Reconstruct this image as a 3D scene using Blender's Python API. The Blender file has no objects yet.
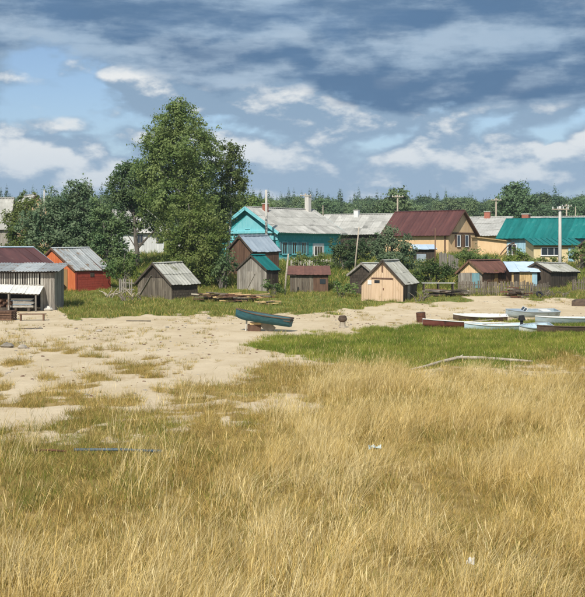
import bpy, math, random
import numpy as np
from mathutils import Vector, Matrix
random.seed(7); RNG = np.random.default_rng(7)
R = math.radians
sc = bpy.context.scene
COL = sc.collection

# ---------------------------------------------------------------- camera, sky, sun, exposure
VW = 490.0                                        # width of the picture inside its white border, in photo pixels
CAMZ, F, CX, HY = 4.5, 1000.0, 292.5, 263.0      # camera height (m), focal length and horizon in photo pixels
cam_d = bpy.data.cameras.new('camera'); cam = bpy.data.objects.new('camera', cam_d); COL.objects.link(cam)
cam_d.sensor_fit = 'HORIZONTAL'; cam_d.sensor_width = 36; cam_d.lens = 36 * F / VW
cam_d.shift_x = (301 - CX) / VW; cam_d.shift_y = -(305 - HY) / VW; cam_d.clip_end = 20000; cam_d.clip_start = 0.1
cam.location = (0, 0, CAMZ); cam.rotation_euler = (R(90), 0, 0); sc.camera = cam

SUN_AZ, SUN_EL = R(196), R(43)
sv = Vector((math.sin(SUN_AZ) * math.cos(SUN_EL), math.cos(SUN_AZ) * math.cos(SUN_EL), math.sin(SUN_EL)))
sun_d = bpy.data.lights.new('sun', 'SUN'); sun_d.energy = 4.2; sun_d.angle = R(0.53); sun_d.color = (1, .95, .86)
sun = bpy.data.objects.new('sun', sun_d); COL.objects.link(sun)
sun.rotation_euler = (-sv).to_track_quat('-Z', 'Y').to_euler(); sun.location = sv * 400
vs = sc.view_settings; vs.view_transform = 'Standard'; vs.look = 'None'; vs.exposure = 0.15; vs.gamma = 1.0
vs.use_curve_mapping = False
sc.cycles.use_denoising = True
sc.cycles.max_bounces = 4; sc.cycles.diffuse_bounces = 2; sc.cycles.glossy_bounces = 2; sc.cycles.transmission_bounces = 2; sc.cycles.transparent_max_bounces = 4


class NT:
    """small node-tree writer"""
    def __init__(s, tree):
        s.t = tree; tree.nodes.clear()
    def n(s, kind, **kw):
        nd = s.t.nodes.new(kind)
        ins = kw.pop('ins', {})
        for k, v in kw.items(): setattr(nd, k, v)
        for k, v in ins.items(): s.set(nd.inputs[k], v)
        return nd
    def set(s, sock, v):
        if hasattr(v, 'is_output') or hasattr(v, 'links'): s.t.links.new(v, sock)
        else: sock.default_value = v
    def math(s, op, a, b=0.0, c=None, clamp=False):
        nd = s.t.nodes.new('ShaderNodeMath'); nd.operation = op; nd.use_clamp = clamp
        s.set(nd.inputs[0], a); s.set(nd.inputs[1], b)
        if c is not None: s.set(nd.inputs[2], c)
        return nd.outputs[0]
    def vmul(s, v, k):
        nd = s.t.nodes.new('ShaderNodeVectorMath'); nd.operation = 'MULTIPLY'
        s.set(nd.inputs[0], v); s.set(nd.inputs[1], k); return nd.outputs[0]
    def vadd(s, v, k):
        nd = s.t.nodes.new('ShaderNodeVectorMath'); nd.operation = 'ADD'
        s.set(nd.inputs[0], v); s.set(nd.inputs[1], k); return nd.outputs[0]
    def noise(s, v, scale=1.0, detail=4, rough=.55, dist=0.0):
        nd = s.t.nodes.new('ShaderNodeTexNoise'); s.set(nd.inputs['Vector'], v)
        nd.inputs['Scale'].default_value = scale; nd.inputs['Detail'].default_value = detail
        nd.inputs['Roughness'].default_value = rough; nd.inputs['Distortion'].default_value = dist
        return nd.outputs['Fac']
    def step(s, v, a, b, lo=0.0, hi=1.0):
        nd = s.t.nodes.new('ShaderNodeMapRange'); nd.interpolation_type = 'SMOOTHSTEP'
        s.set(nd.inputs[0], v); nd.inputs[1].default_value = a; nd.inputs[2].default_value = b
        nd.inputs[3].default_value = lo; nd.inputs[4].default_value = hi
        return nd.outputs[0]
    def mix(s, f, a, b):
        nd = s.t.nodes.new('ShaderNodeMix'); nd.data_type = 'RGBA'
        s.set(nd.inputs[0], f); s.set(nd.inputs[6], a if hasattr(a, 'links') else (*a[:3], 1)); s.set(nd.inputs[7], b if hasattr(b, 'links') else (*b[:3], 1))
        return nd.outputs[2]


world = bpy.data.worlds.new('World'); sc.world = world; world.use_nodes = True
world.cycles.sampling_method = 'MANUAL'; world.cycles.sample_map_resolution = 256
w = NT(world.node_tree)
sky = w.n('ShaderNodeTexSky', sky_type='NISHITA', sun_disc=False, sun_elevation=SUN_EL, sun_rotation=SUN_AZ, air_density=1.0, dust_density=.4, ozone_density=1.5)
tc = w.n('ShaderNodeTexCoord').outputs['Generated']
sep = w.n('ShaderNodeSeparateXYZ', ins={0: tc}); vz = sep.outputs[2]; ux = sep.outputs[0]
blue = w.vmul(sky.outputs[0], (.083, .088, .098))
q = w.vmul(tc, (1, 1, 2.1)); qs = w.vmul(tc, (1, 1, 5.0))
n_big = w.noise(w.vadd(q, (6.81, .0, .2)), 5.0, 3, .5)
n_str = w.noise(w.vadd(qs, (7.3, 2.2, 1.9)), 5.5, 7, .6)
def puff(dz, det):
    """billowing cloud thickness: rounded humps with creases between them"""
    nd = w.n('ShaderNodeTexNoise', noise_type='RIDGED_MULTIFRACTAL', normalize=True, ins={'Vector': w.vadd(q, (PX, .7, .4 + dz)), 'Scale': 6.5, 'Detail': det, 'Roughness': .52, 'Offset': 1.0, 'Gain': 1.2, 'Lacunarity': 2.1})
    return w.math('SUBTRACT', 1.0, nd.outputs['Fac'])
PX = 9.3
n_det = w.noise(w.vadd(q, (11.0, 1.7, .4)), 11, 7, .6); n_dup = w.noise(w.vadd(q, (11.0, 1.7, .425)), 11, 6, .6)
p0 = puff(0, 6.0); p1 = puff(.026, 5.0)
body = w.math('ADD', w.math('MULTIPLY', p0, .28), w.math('ADD', w.math('MULTIPLY', n_det, .55), w.math('MULTIPLY', n_big, .35)))
lit = w.math('ADD', w.math('MULTIPLY_ADD', w.math('SUBTRACT', p0, p1), .75, .42), w.math('MULTIPLY', w.math('SUBTRACT', n_det, n_dup), 3.0), clamp=True)
cum = w.step(w.math('ADD', body, w.step(vz, .12, .02, 0, .09)), .24, .40)
white = w.step(w.math('ADD', lit, w.math('MULTIPLY', w.math('SUBTRACT', body, .5), .9)), .29, .98)
ccol = w.mix(white, (.24, .35, .48), (.80, .81, .80))
col = w.mix(w.math('MULTIPLY', cum, .95), blue, ccol)
# pale low haze of distant cloud towards the horizon
col = w.mix(w.step(vz, .13, .03, 0, .5), col, (.37, .50, .66))
# dark flat-based deck overhead
edge = w.math('ADD', vz, w.math('ADD', w.math('MULTIPLY', w.math('SUBTRACT', n_big, .5), .09),
              w.math('ADD', w.math('MULTIPLY', w.math('SUBTRACT', n_det, .5), .08), w.math('MULTIPLY', ux, .10))))
deck = w.math('MULTIPLY', w.step(edge, .128, .144), w.step(w.math('ADD', vz, w.math('MULTIPLY', n_big, -.9)), .38, -.25))
dcol = w.mix(w.step(w.math('ADD', n_str, w.math('MULTIPLY', w.math('SUBTRACT', lit, .42), .16)), .38, .68), (.085, .17, .30), (.34, .455, .585))
col = w.mix(w.math('MULTIPLY', deck, .95), col, dcol)
bg = w.n('ShaderNodeBackground', ins={'Color': col, 'Strength': 1.0})
w.t.links.new(bg.outputs[0], w.n('ShaderNodeOutputWorld').inputs[0])

# ---------------------------------------------------------------- materials
MATS = {}
def out(nt, bsdf):
    nt.t.links.new(bsdf, nt.n('ShaderNodeOutputMaterial').inputs[0])
def pm(name, c1, c2, sc_=(2, 2, 2), c3=None, wear=.5, rough=.85, bump=.3, rnd=.25, metal=0.0, wsc=1.2, spec=.3):
    """painted / weathered surface: grain between c1 and c2, worn patches of c3, a random tone for each piece"""
    m = bpy.data.materials.new(name); m.use_nodes = True; t = NT(m.node_tree); MATS[name] = m
    o = t.n('ShaderNodeTexCoord').outputs['Object']
    rn = t.n('ShaderNodeObjectInfo').outputs['Random']
    off = t.vadd(o, t.vmul(t.n('ShaderNodeCombineXYZ', ins={0: rn, 1: rn, 2: rn}).outputs[0], (13, 7, 5)))
    g = t.noise(t.vmul(off, sc_), 1.0, 6, .65)
    c = t.mix(t.step(g, .3, .7), c1, c2)
    if c3:
        p = t.noise(t.vmul(off, (wsc, wsc, wsc * .6)), 1.0, 7, .7)
        c = t.mix(t.step(p, .72 - .3 * wear, .82 - .3 * wear), c, c3)
    k = t.math('MULTIPLY_ADD', rn, rnd * 2, 1 - rnd)
    hv = t.n('ShaderNodeHueSaturation', ins={'Value': k, 'Color': c})
    b = t.n('ShaderNodeBump', ins={'Strength': bump, 'Distance': .03, 'Height': g})
    p = t.n('ShaderNodeBsdfPrincipled', ins={'Base Color': hv.outputs[0], 'Roughness': rough, 'Metallic': metal, 'Normal': b.outputs[0], 'Specular IOR Level': spec})
    out(t, p.outputs[0]); return m
def leafm(name, c1, c2, trans=.42, nsc=.5, rnd=.3, rough=.6):
    m = bpy.data.materials.new(name); m.use_nodes = True; t = NT(m.node_tree); MATS[name] = m
    oi = t.n('ShaderNodeObjectInfo')
    g = t.noise(t.n('ShaderNodeNewGeometry').outputs['Position'], nsc, 3, .6)
    c = t.mix(t.step(g, .35, .65), c1, c2)
    k = t.math('MULTIPLY_ADD', oi.outputs['Random'], rnd * 2, 1 - rnd)
    hv = t.n('ShaderNodeHueSaturation', ins={'Value': k, 'Color': c}).outputs[0]
    d = t.n('ShaderNodeBsdfPrincipled', ins={'Base Color': hv, 'Roughness': rough, 'Specular IOR Level': .25})
    tr = t.n('ShaderNodeBsdfTranslucent', ins={'Color': hv})
    mx = t.n('ShaderNodeMixShader', ins={0: trans, 1: d.outputs[0], 2: tr.outputs[0]})
    out(t, mx.outputs[0]); return m

pm('greywood', (.19, .165, .135), (.38, .345, .295), (9, 9, .8), (.13, .11, .09), .45)
pm('darkwood', (.042, .031, .023), (.105, .083, .062), (9, 9, .8), (.18, .15, .12), .3)
pm('oldwood', (.095, .075, .055), (.23, .195, .15), (9, 9, .8), (.07, .055, .045), .5)
pm('brownwood', (.10, .055, .035), (.19, .11, .07), (8, 8, .8), (.22, .17, .12), .3)
pm('rawwood', (.42, .28, .13), (.60, .43, .22), (6, 6, 2), (.30, .22, .13), .4)
pm('paleplank', (.45, .42, .36), (.62, .58, .5), (3, 3, 3), (.28, .25, .2), .45)
pm('redpaint', (.29, .05, .032), (.37, .07, .045), (6, 6, .8), (.16, .045, .03), .45, rnd=.12)
pm('orangepaint', (.60, .155, .055), (.70, .21, .08), (5, 5, .8), (.42, .12, .05), .3, rnd=.08)
pm('tandoor', (.36, .22, .09), (.46, .29, .13), (8, 8, .8), (.3, .2, .1), .35)
pm('peach', (.58, .41, .265), (.66, .485, .33), (6, 6, 1), (.48, .34, .2), .45, rnd=.07)
pm('cream', (.70, .475, .26), (.78, .555, .33), (3, 3, 1), (.58, .42, .24), .3, rnd=.07)
pm('paleyellow', (.72, .58, .32), (.78, .65, .40), (2, 2, 1), (.62, .5, .3), .3, rnd=.06)
pm('turq', (.04, .31, .325), (.085, .45, .45), (6, 6, .5), (.16, .36, .35), .5, rnd=.16, wsc=1.6)
pm('turqpale', (.18, .55, .60), (.28, .64, .68), (5, 5, 1), (.12, .42, .45), .3, rnd=.08)
pm('lightblue', (.27, .45, .55), (.38, .57, .66), (6, 6, .5), (.42, .5, .53), .45, rnd=.14)
pm('white', (.70, .70, .68), (.80, .80, .78), (3, 3, 1), (.55, .54, .5), .35, rnd=.08)
pm('blinds', (.12, .25, .28), (.2, .33, .36), (5, 5, 2), None, rnd=.2)
pm('slate', (.35, .34, .305), (.50, .485, .44), (.7, .7, 1.5), (.24, .235, .21), .55, .9, .15, rnd=.14, wsc=.5)
pm('slatemoss', (.32, .315, .265), (.46, .45, .395), (.9, .9, 1.5), (.19, .19, .125), .5, .9, .2, rnd=.16, wsc=.8)
pm('tin', (.36, .375, .36), (.52, .53, .51), (1, 1, 2), (.30, .22, .15), .6, .55, .1, rnd=.22, metal=.25, spec=.5)
pm('browntin', (.085, .032, .028), (.13, .05, .042), (1.6, .35, .35), (.15, .075, .06), .4, .55, .05, rnd=.12, spec=.35, wsc=.9)
pm('rusttin', (.135, .06, .042), (.20, .09, .062), (2, 2, 2), (.11, .055, .04), .45, .7, .1, rnd=.15)
pm('tealtin', (.0, .125, .115), (.012, .185, .17), (1.6, .35, .35), (.03, .19, .175), .5, .6, .05, rnd=.12, spec=.3, wsc=.8)
pm('bluetin', (.27, .33, .385), (.36, .42, .47), (1, 1, 1), (.5, .52, .52), .4, .5, .05, rnd=.07)
pm('skytin', (.46, .58, .70), (.58, .69, .79), (1, 1, 1), (.5, .52, .52), .35, .5, .05, rnd=.07)
pm('asbestos', (.60, .59, .55), (.74, .73, .69), (2, 2, 2), (.4, .38, .34), .4, .8, .1, rnd=.12)
pm('brick', (.30, .10, .065), (.38, .15, .10), (9, 9, 9), (.45, .35, .3), .3, rnd=.15)
pm('concrete', (.50, .47, .42), (.62, .59, .53), (6, 6, .8), (.4, .37, .33), .35, rnd=.1)
pm('polewood', (.34, .28, .21), (.48, .41, .32), (12, 12, .8), None, rnd=.15)
pm('bark', (.10, .085, .07), (.2, .18, .15), (5, 5, 1.2), (.05, .045, .04), .4)
pm('birchbark', (.55, .53, .49), (.72, .7, .66), (2, 2, 5), (.06, .055, .05), .55, wsc=3)
pm('stone', (.24, .21, .17), (.38, .34, .28), (3, 3, 3), (.16, .13, .1), .4, bump=.6)
pm('rust', (.10, .045, .028), (.18, .08, .045), (6, 6, 6), (.06, .036, .028), .45)
pm('boatteal', (.022, .078, .095), (.04, .13, .145), (3, 8, 8), (.13, .12, .09), .40, .6, rnd=.05, wsc=1.6)
pm('boatmaroon', (.13, .04, .03), (.19, .065, .045), (2, 6, 6), (.08, .035, .028), .5, .6, rnd=.05, wsc=2)
pm('boatblue', (.46, .60, .66), (.56, .68, .72), (2, 6, 6), (.27, .31, .31), .5, .5, rnd=.05, wsc=2)
pm('boatgrey', (.29, .36, .39), (.40, .47, .49), (2, 6, 6), (.2, .22, .22), .5, .45, rnd=.05, metal=.2, wsc=2)
pm('boatdark', (.075, .05, .035), (.13, .09, .06), (2, 6, 6), (.05, .035, .026), .4, .8, rnd=.05, wsc=2)
pm('boatwhite', (.66, .66, .62), (.76, .76, .73), (2, 6, 6), (.42, .38, .31), .5, .5, rnd=.05, wsc=2)
pm('driftwood', (.36, .30, .22), (.55, .48, .38), (2, 9, 9), (.25, .2, .14), .4)
pm('bluepipe', (.055, .09, .115), (.11, .15, .18), (2, 2, 2), (.3, .28, .22), .4, .5)
pm('rubber', (.02, .02, .022), (.04, .04, .04), (5, 5, 5), None)
def glassm():
    m = bpy.data.materials.new('pane'); m.use_nodes = True; t = NT(m.node_tree); MATS['pane'] = m
    p = t.n('ShaderNodeBsdfPrincipled', ins={'Base Color': (.03, .04, .05, 1), 'Roughness': .08, 'Specular IOR Level': .7})
    out(t, p.outputs[0])
glassm()
leafm('leaf_birch', (.14, .205, .06), (.25, .305, .105), nsc=.4)
leafm('leaf_bright', (.17, .24, .055), (.28, .325, .10), nsc=.5)
leafm('leaf_dark', (.095, .165, .07), (.175, .24, .10), nsc=.5)
leafm('leaf_willow', (.125, .20, .10), (.24, .305, .17), nsc=.6)
leafm('leaf_bush', (.11, .185, .055), (.21, .27, .085), nsc=.6)
leafm('leaf_far', (.11, .185, .085), (.20, .265, .12), nsc=.03, trans=.25)
leafm('needle_far', (.075, .135, .08), (.13, .19, .105), nsc=.03, trans=.1)
leafm('straw', (.66, .47, .15), (.80, .62, .26), trans=.3, nsc=.35, rnd=.22)
leafm('straw_pale', (.82, .64, .29), (.90, .75, .42), trans=.3, nsc=.35, rnd=.15)
leafm('brown_grass', (.33, .225, .06), (.54, .385, .12), trans=.3, nsc=.45, rnd=.25)
leafm('green_grass', (.135, .205, .02), (.33, .345, .055), trans=.35, nsc=.22, rnd=.28)
leafm('olive_grass', (.20, .19, .04), (.30, .26, .07), trans=.3, nsc=.5, rnd=.25)
leafm('weed', (.12, .18, .03), (.24, .27, .06), trans=.35, nsc=.35, rnd=.3)

# ---------------------------------------------------------------- helpers
def tag(o, label=None, cat=None, group=None, kind=None):
    if label: o['label'] = label
    if cat: o['category'] = cat
    if group: o['group'] = group
    if kind: o['kind'] = kind
    return o
def thing(name, label, cat, loc=(0, 0, 0), rz=0.0, group=None):
    o = bpy.data.objects.new(name, None); COL.objects.link(o)
    o.location = loc; o.rotation_euler = (0, 0, rz); o.empty_display_size = .3
    return tag(o, label, cat, group)
class MB:
    def __init__(s): s.v = []; s.f = []
    def add(s, vs, fs):
        b = len(s.v); s.v += [tuple(p) for p in vs]; s.f += [tuple(i + b for i in f) for f in fs]; return s
    def hexa(s, p):
        """8 corners: bottom ring 0-3, top ring 4-7"""
        return s.add(p, [(3, 2, 1, 0), (4, 5, 6, 7), (0, 1, 5, 4), (1, 2, 6, 5), (2, 3, 7, 6), (3, 0, 4, 7)])
    def box(s, x0, x1, y0, y1, z0, z1):
        return s.hexa([(x0, y0, z0), (x1, y0, z0), (x1, y1, z0), (x0, y1, z0), (x0, y0, z1), (x1, y0, z1), (x1, y1, z1), (x0, y1, z1)])
    def bar(s, a, b, wd, ht=None, up=(0, 0, 1)):
        a, b = Vector(a), Vector(b); d = (b - a).normalized(); ht = ht or wd
        side = d.cross(Vector(up))
        if side.length < 1e-3: side = d.cross(Vector((1, 0, 0)))
        side.normalize(); u = side.cross(d)
        c = [(-1, -1), (1, -1), (1, 1), (-1, 1)]
        return s.hexa([a + side * (i * wd / 2) + u * (j * ht / 2) for i, j in c] + [b + side * (i * wd / 2) + u * (j * ht / 2) for i, j in c])
    def tube(s, pts, rad, n=8):
        pts = [Vector(p) for p in pts]; rings = []
        for i, p in enumerate(pts):
            d = (pts[min(i + 1, len(pts) - 1)] - pts[max(i - 1, 0)]).normalized()
            a = d.cross(Vector((.21, .35, .91)));  a = a.normalized() if a.length > 1e-4 else Vector((1, 0, 0)); bb = d.cross(a)
            r = rad[i] if isinstance(rad, (list, tuple)) else rad
            rings.append([p + a * (math.cos(t * math.tau / n) * r) + bb * (math.sin(t * math.tau / n) * r) for t in range(n)])
        vs = [v for r in rings for v in r]; fs = []
        for i in range(len(pts) - 1):
            for t in range(n): fs.append((i * n + t, i * n + (t + 1) % n, (i + 1) * n + (t + 1) % n, (i + 1) * n + t))
        fs.append(tuple(range(n))[::-1]); fs.append(tuple((len(pts) - 1) * n + t for t in range(n)))
        return s.add(vs, fs)
    def build(s, name, mat, parent=None, smooth=False):
        me = bpy.data.meshes.new(name); me.from_pydata(s.v, [], s.f); me.update()
        if smooth: me.polygons.foreach_set('use_smooth', [True] * len(me.polygons))
        if mat: me.materials.append(MATS[mat])
        o = bpy.data.objects.new(name, me); COL.objects.link(o)
        if parent: o.parent = parent
        return o
def rock(name, mat, parent, c, sx, sy, sz, seed):
    r = random.Random(seed); m = MB(); n, k = 7, 4; vs = []
    for i in range(k + 1):
        ph = -math.pi / 2 + math.pi * i / k
        for j in range(n):
            t = math.tau * j / n; q_ = 1 + r.uniform(-.18, .18)
            vs.append((c[0] + math.cos(t) * math.cos(ph) * sx * q_, c[1] + math.sin(t) * math.cos(ph) * sy * q_, c[2] + math.sin(ph) * sz * q_))
    fs = [(i * n + j, i * n + (j + 1) % n, (i + 1) * n + (j + 1) % n, (i + 1) * n + j) for i in range(k) for j in range(n)]
    return m.add(vs, fs).build(name, mat, parent)

# value noise, layout of the ground
_perm = np.random.default_rng(3).random((256, 256))
def vnoise(x, y):
    xi = np.floor(x).astype(int); yi = np.floor(y).astype(int); fx = x - xi; fy = y - yi
    fx = fx * fx * (3 - 2 * fx); fy = fy * fy * (3 - 2 * fy)
    g = lambda a, b: _perm[a & 255, b & 255]
    return (g(xi, yi) * (1 - fx) + g(xi + 1, yi) * fx) * (1 - fy) + (g(xi, yi + 1) * (1 - fx) + g(xi + 1, yi + 1) * fx) * fy
def fbm(x, y, o=4):
    s = 0; a = .5; t = 0
    for i in range(o):
        s = s + a * vnoise(x * 2 ** i + 17.3 * i, y * 2 ** i + 5.1 * i); t += a; a *= .5
    return s / t
HY_P = [0, 80, 86, 92, 100, 110, 122, 135, 150, 200, 300, 380, 470, 560, 900, 2000, 9000]
HZ_P = [0, 0, .12, .36, .72, 1.3, 2.35, 3.4, 3.9, 4.5, 5.4, 7.5, 11, 13, 15, 20, 30]
def hgt(x, y):
    x = np.asarray(x, float); y = np.asarray(y, float)
    z = np.interp(y, HY_P, HZ_P)
    amp = np.interp(y, [0, 60, 100, 400, 900], [.16, .10, .2, 1.6, 5])
    return z + (fbm(x * .09 + 31, y * .09 + 11, 3) - .5) * amp * (1 + 0 * x) + (fbm(x * .6, y * .6, 2) - .5) * np.interp(y, [0, 70, 200], [.08, .06, 0])
def track(x, y):
    """two wheel ruts wandering along the sand"""
    c = 71 + 3.2 * np.sin(x * .09 + .8) + x * .16; d = np.abs(y - c); q_ = np.minimum(np.abs(d - .8), np.abs(y - c - 5.5 - .04 * x))
    return np.clip(1 - q_ / .32, 0, 1) * (.4 + .6 * sm(fbm(x * .3 + 77, y * .3, 2), .35, .55))
_h0 = hgt
def hgt(x, y): return _h0(x, y) - .06 * track(np.asarray(x, float), np.asarray(y, float)) * np.interp(y, [0, 40, 45, 100, 105], [0, 0, 1, 1, 0])
def hz(x, y): return float(hgt(x, y))
def sm(v, a, b):
    t = np.clip((v - a) / (b - a), 0, 1); return t * t * (3 - 2 * t)
def st(x, y):                        # lateral bearing and nearness of a ground point
    y = np.maximum(y, 1.0); return x / y * F + CX, HY + F * CAMZ / y
def zones(x, y):
    """sand, tall dry grass, short brown grass, green grass, weeds: 0..1 each"""
    s, t = st(x, y)
    n1 = fbm(x * .35 + 3, y * .16 + 9, 4); n2 = fbm(x * 1.1 + 40, y * .6 + 2, 3); n3 = fbm(x * .12 + 5, y * .07 + 50, 3)
    tall_b = np.interp(s, [-100, 57, 130, 200, 250, 300, 340, 450, 545, 700], [520, 512, 505, 488, 448, 404, 380, 374, 361, 352])
    n4 = fbm(x * .28 + 12, y * .5 + 71, 3)
    tall = sm(t + (n1 - .5) * 70, tall_b - 10, tall_b + 30) * (.10 + .90 * sm(n4 * .7 + n2 * .3, .40, .54))
    mid_b = np.interp(s, [-100, 57, 120, 180, 206, 260, 330, 420, 545, 700], [432, 430, 424, 405, 381, 376, 368, 369, 357, 350])
    mid = sm(t + (n1 - .5) * 46 + (n2 - .5) * 20, mid_b - 12, mid_b + 12)
    hole = sm(n2 * .5 + n1 * .5, .53, .60) * sm(t, 380, 390) * sm(-t, -445, -412) * sm(-s, -350, -290)
    strip = sm(t + (n1 - .5) * 16 + (n2 - .5) * 10, 390, 395) * sm(-(t + (n1 - .5) * 16 + (n2 - .5) * 10), -406, -400) * sm(-s, -345, -310)
    mid = mid * (1 - .92 * np.maximum(hole, strip * .95))
    tall = tall * (1 - .8 * strip)
    tw = np.interp(s, [-100, 57, 105, 115, 250, 320, 362, 400, 450, 545, 700], [312, 312, 314, 321, 319, 318, 315, 312, 310, 311, 312])
    weeds = sm(-(t + (n1 - .5) * 9 + (n2 - .5) * 5), -tw - 1, -tw + 1.5)
    gt = np.interp(s, [255, 275, 340, 412, 480, 545, 700], [341, 337, 332, 327, 325, 324, 322])
    gb = np.interp(s, [255, 290, 330, 400, 500, 560, 700], [340, 350, 360, 365, 360, 352, 348])
    green = sm(t + (n1 - .5) * 12 + (n2 - .5) * 9, gt - 1, gt + 2) * sm(-(t + (n1 - .5) * 12 + (n2 - .5) * 8), -gb - 2, -gb + 3) * sm(s, 250, 272)
    patch = sm(n1 * .5 + n2 * .5, .57, .66) * sm(t + (260 - s) * .05, 340, 362) * (1 - mid) * .8 * sm(-s, -330, -255)
    patch = np.maximum(patch, sm(n1 * .5 + n2 * .5, .50, .60) * sm(t, 318, 322) * sm(-t, -332, -328) * sm(s, 345, 390) * .7)
    short = np.maximum(mid, patch)
    gpatch = sm(n3 + (n2 - .5) * .5, .46, .60) * sm(t, 395, 408) * sm(-t, -525, -470) * sm(-s, -420, -320)
    sand = np.clip(1 - np.maximum.reduce([short, green, weeds, tall]), 0, 1)
    return sand, tall, short, green, weeds, gpatch

# ---------------------------------------------------------------- ground
def make_ground():
    ys = np.concatenate([np.arange(2, 112, .22), np.arange(112, 200, 1.2), np.arange(200, 700, 10), np.array([760, 900, 1200, 1600, 2000])])
    nx = 320; us = np.linspace(-1, 1, nx); us = us * (.62 + .38 * us ** 4)
    half = np.where(ys < 700, ys * .62 + 16, ys * 1.2)
    X = us[None, :] * half[:, None]; Y = np.repeat(ys[:, None], nx, 1)
    Z = hgt(X, Y)
    S, T, H, G, W, GP = zones(X, Y)
    ny = len(ys)
    me = bpy.data.meshes.new('ground')
    co = np.stack([X, Y, Z], -1).reshape(-1, 3)
    i = np.arange((ny - 1) * (nx - 1)); r = i // (nx - 1); c = i % (nx - 1); a = r * nx + c
    quads = np.stack([a, a + 1, a + nx + 1, a + nx], -1)
    me.vertices.add(len(co)); me.vertices.foreach_set('co', co.ravel())
    me.loops.add(quads.size); me.loops.foreach_set('vertex_index', quads.ravel())
    me.polygons.add(len(quads)); me.polygons.foreach_set('loop_start', np.arange(len(quads)) * 4); me.polygons.foreach_set('loop_total', np.full(len(quads), 4))
    me.polygons.foreach_set('use_smooth', np.ones(len(quads), bool))
    me.update(calc_edges=True)
    for nm, arr in (('track', track(X, Y)), ('sand', S), ('green', np.maximum(np.maximum(G, W), GP * .5)),):
        at = me.attributes.new(nm, 'FLOAT', 'POINT'); at.data.foreach_set('value', arr.ravel().astype(np.float32))
    m = bpy.data.materials.new('ground'); m.use_nodes = True; t = NT(m.node_tree); MATS['ground'] = m
    pos = t.n('ShaderNodeNewGeometry').outputs['Position']
    a1 = t.n('ShaderNodeAttribute', attribute_name='sand').outputs['Fac']; a2 = t.n('ShaderNodeAttribute', attribute_name='green').outputs['Fac']
    f1 = t.noise(pos, 1.6, 8, .7); f2 = t.noise(pos, 9, 6, .7); f3 = t.noise(t.vmul(pos, (.5, .22, 1)), 1.0, 6, .65); f4 = t.noise(t.vmul(pos, (1.2, .35, 1)), 1.0, 5, .7)
    sandc = t.mix(t.step(f3, .35, .65), (.575, .455, .29), (.67, .545, .37))
    sandc = t.mix(t.step(f4, .57, .66, 0, .6), sandc, (.46, .33, .18))
    sandc = t.mix(t.step(f2, .60, .72, 0, .55), sandc, (.33, .24, .13))
    sandc = t.mix(t.math('MULTIPLY', t.n('ShaderNodeAttribute', attribute_name='track').outputs['Fac'], .55), sandc, (.40, .29, .165))
    dry = t.mix(t.step(f1, .35, .65), (.24, .165, .055), (.42, .30, .12))
    grn = t.mix(t.step(f1, .35, .65), (.12, .15, .03), (.22, .23, .06))
    c = t.mix(t.step(t.math('ADD', a2, t.math('MULTIPLY', t.math('SUBTRACT', f1, .5), .8)), .35, .65), dry, grn)
    c = t.mix(t.step(t.math('ADD', a1, t.math('MULTIPLY', t.math('SUBTRACT', f1, .5), .9)), .38, .62), c, sandc)
    b = t.n('ShaderNodeBump', ins={'Strength': .7, 'Distance': .12, 'Height': t.math('ADD', f1, t.math('MULTIPLY', f2, .4))})
    p = t.n('ShaderNodeBsdfPrincipled', ins={'Base Color': c, 'Roughness': .95, 'Normal': b.outputs[0], 'Specular IOR Level': .1})
    out(t, p.outputs[0]); me.materials.append(m)
    o = bpy.data.objects.new('ground', me); COL.objects.link(o); tag(o, 'sandy riverside ground rising gently to the village', kind='structure')
make_ground()

# ---------------------------------------------------------------- buildings
def at(px, Y, dz=0.0):
    x = (px - CX) / F * Y; return Vector((x, Y, hz(x, Y) + dz))
class B: pass
def solve(ax, ay, Y, th, bx, cx, cy):
    """gable roof from its front apex, ridge end and near eave as sighted from the camera"""
    c, s = math.cos(R(th)), math.sin(R(th)); b = B()
    X = (ax - CX) / F * Y; tb = (bx - CX) / F; tc_ = (cx - CX) / F
    b.L = (tb * Y - X) / (c - tb * s)
    b.vis = -1 if c > 0 else 1
    p = (s, -c) if c > 0 else (-s, c)
    b.w = (tc_ * Y - X) / (p[0] - tc_ * p[1])
    b.zr = CAMZ - (ay - HY) / F * Y; b.ze = CAMZ - (cy - HY) / F * (Y + b.w * p[1])
    b.cx, b.cy = X + c * b.L / 2, Y + s * b.L / 2; b.rz = R(th)
    b.z0 = min(hz(b.cx, b.cy), hz(X + p[0] * b.w, Y + p[1] * b.w))
    b.zr -= b.z0; b.ze -= b.z0
    return b
def face_pt(b, face, u, z, d):
    if face == 'gable': return (-b.hl - d, -u, z)
    if face == 'far': return (b.hl + d, u, z)
    if b.vis < 0: return (u, -b.hw - d, z)
    return (-u, b.hw + d, z)
def fbox(m, b, face, u0, u1, z0, z1, d0, d1, zt=None):
    """box on a wall face; zt = (top at u0, top at u1) for slanted tops"""
    za, zb = zt if zt else (z1, z1)
    P = lambda u, z, d: face_pt(b, face, u, z, d)
    m.hexa([P(u0, z0, d1), P(u1, z0, d1), P(u1, z0, d0), P(u0, z0, d0), P(u0, za, d1), P(u1, zb, d1), P(u1, zb, d0), P(u0, za, d0)]); return m
def top_at(b, face, u):
    if face in ('gable', 'far'): return b.zr - .07 - (b.zr - b.ze) * abs(u) / b.w
    return b.zr - .07 - (b.zr - b.ze) * b.hw / b.w
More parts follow.
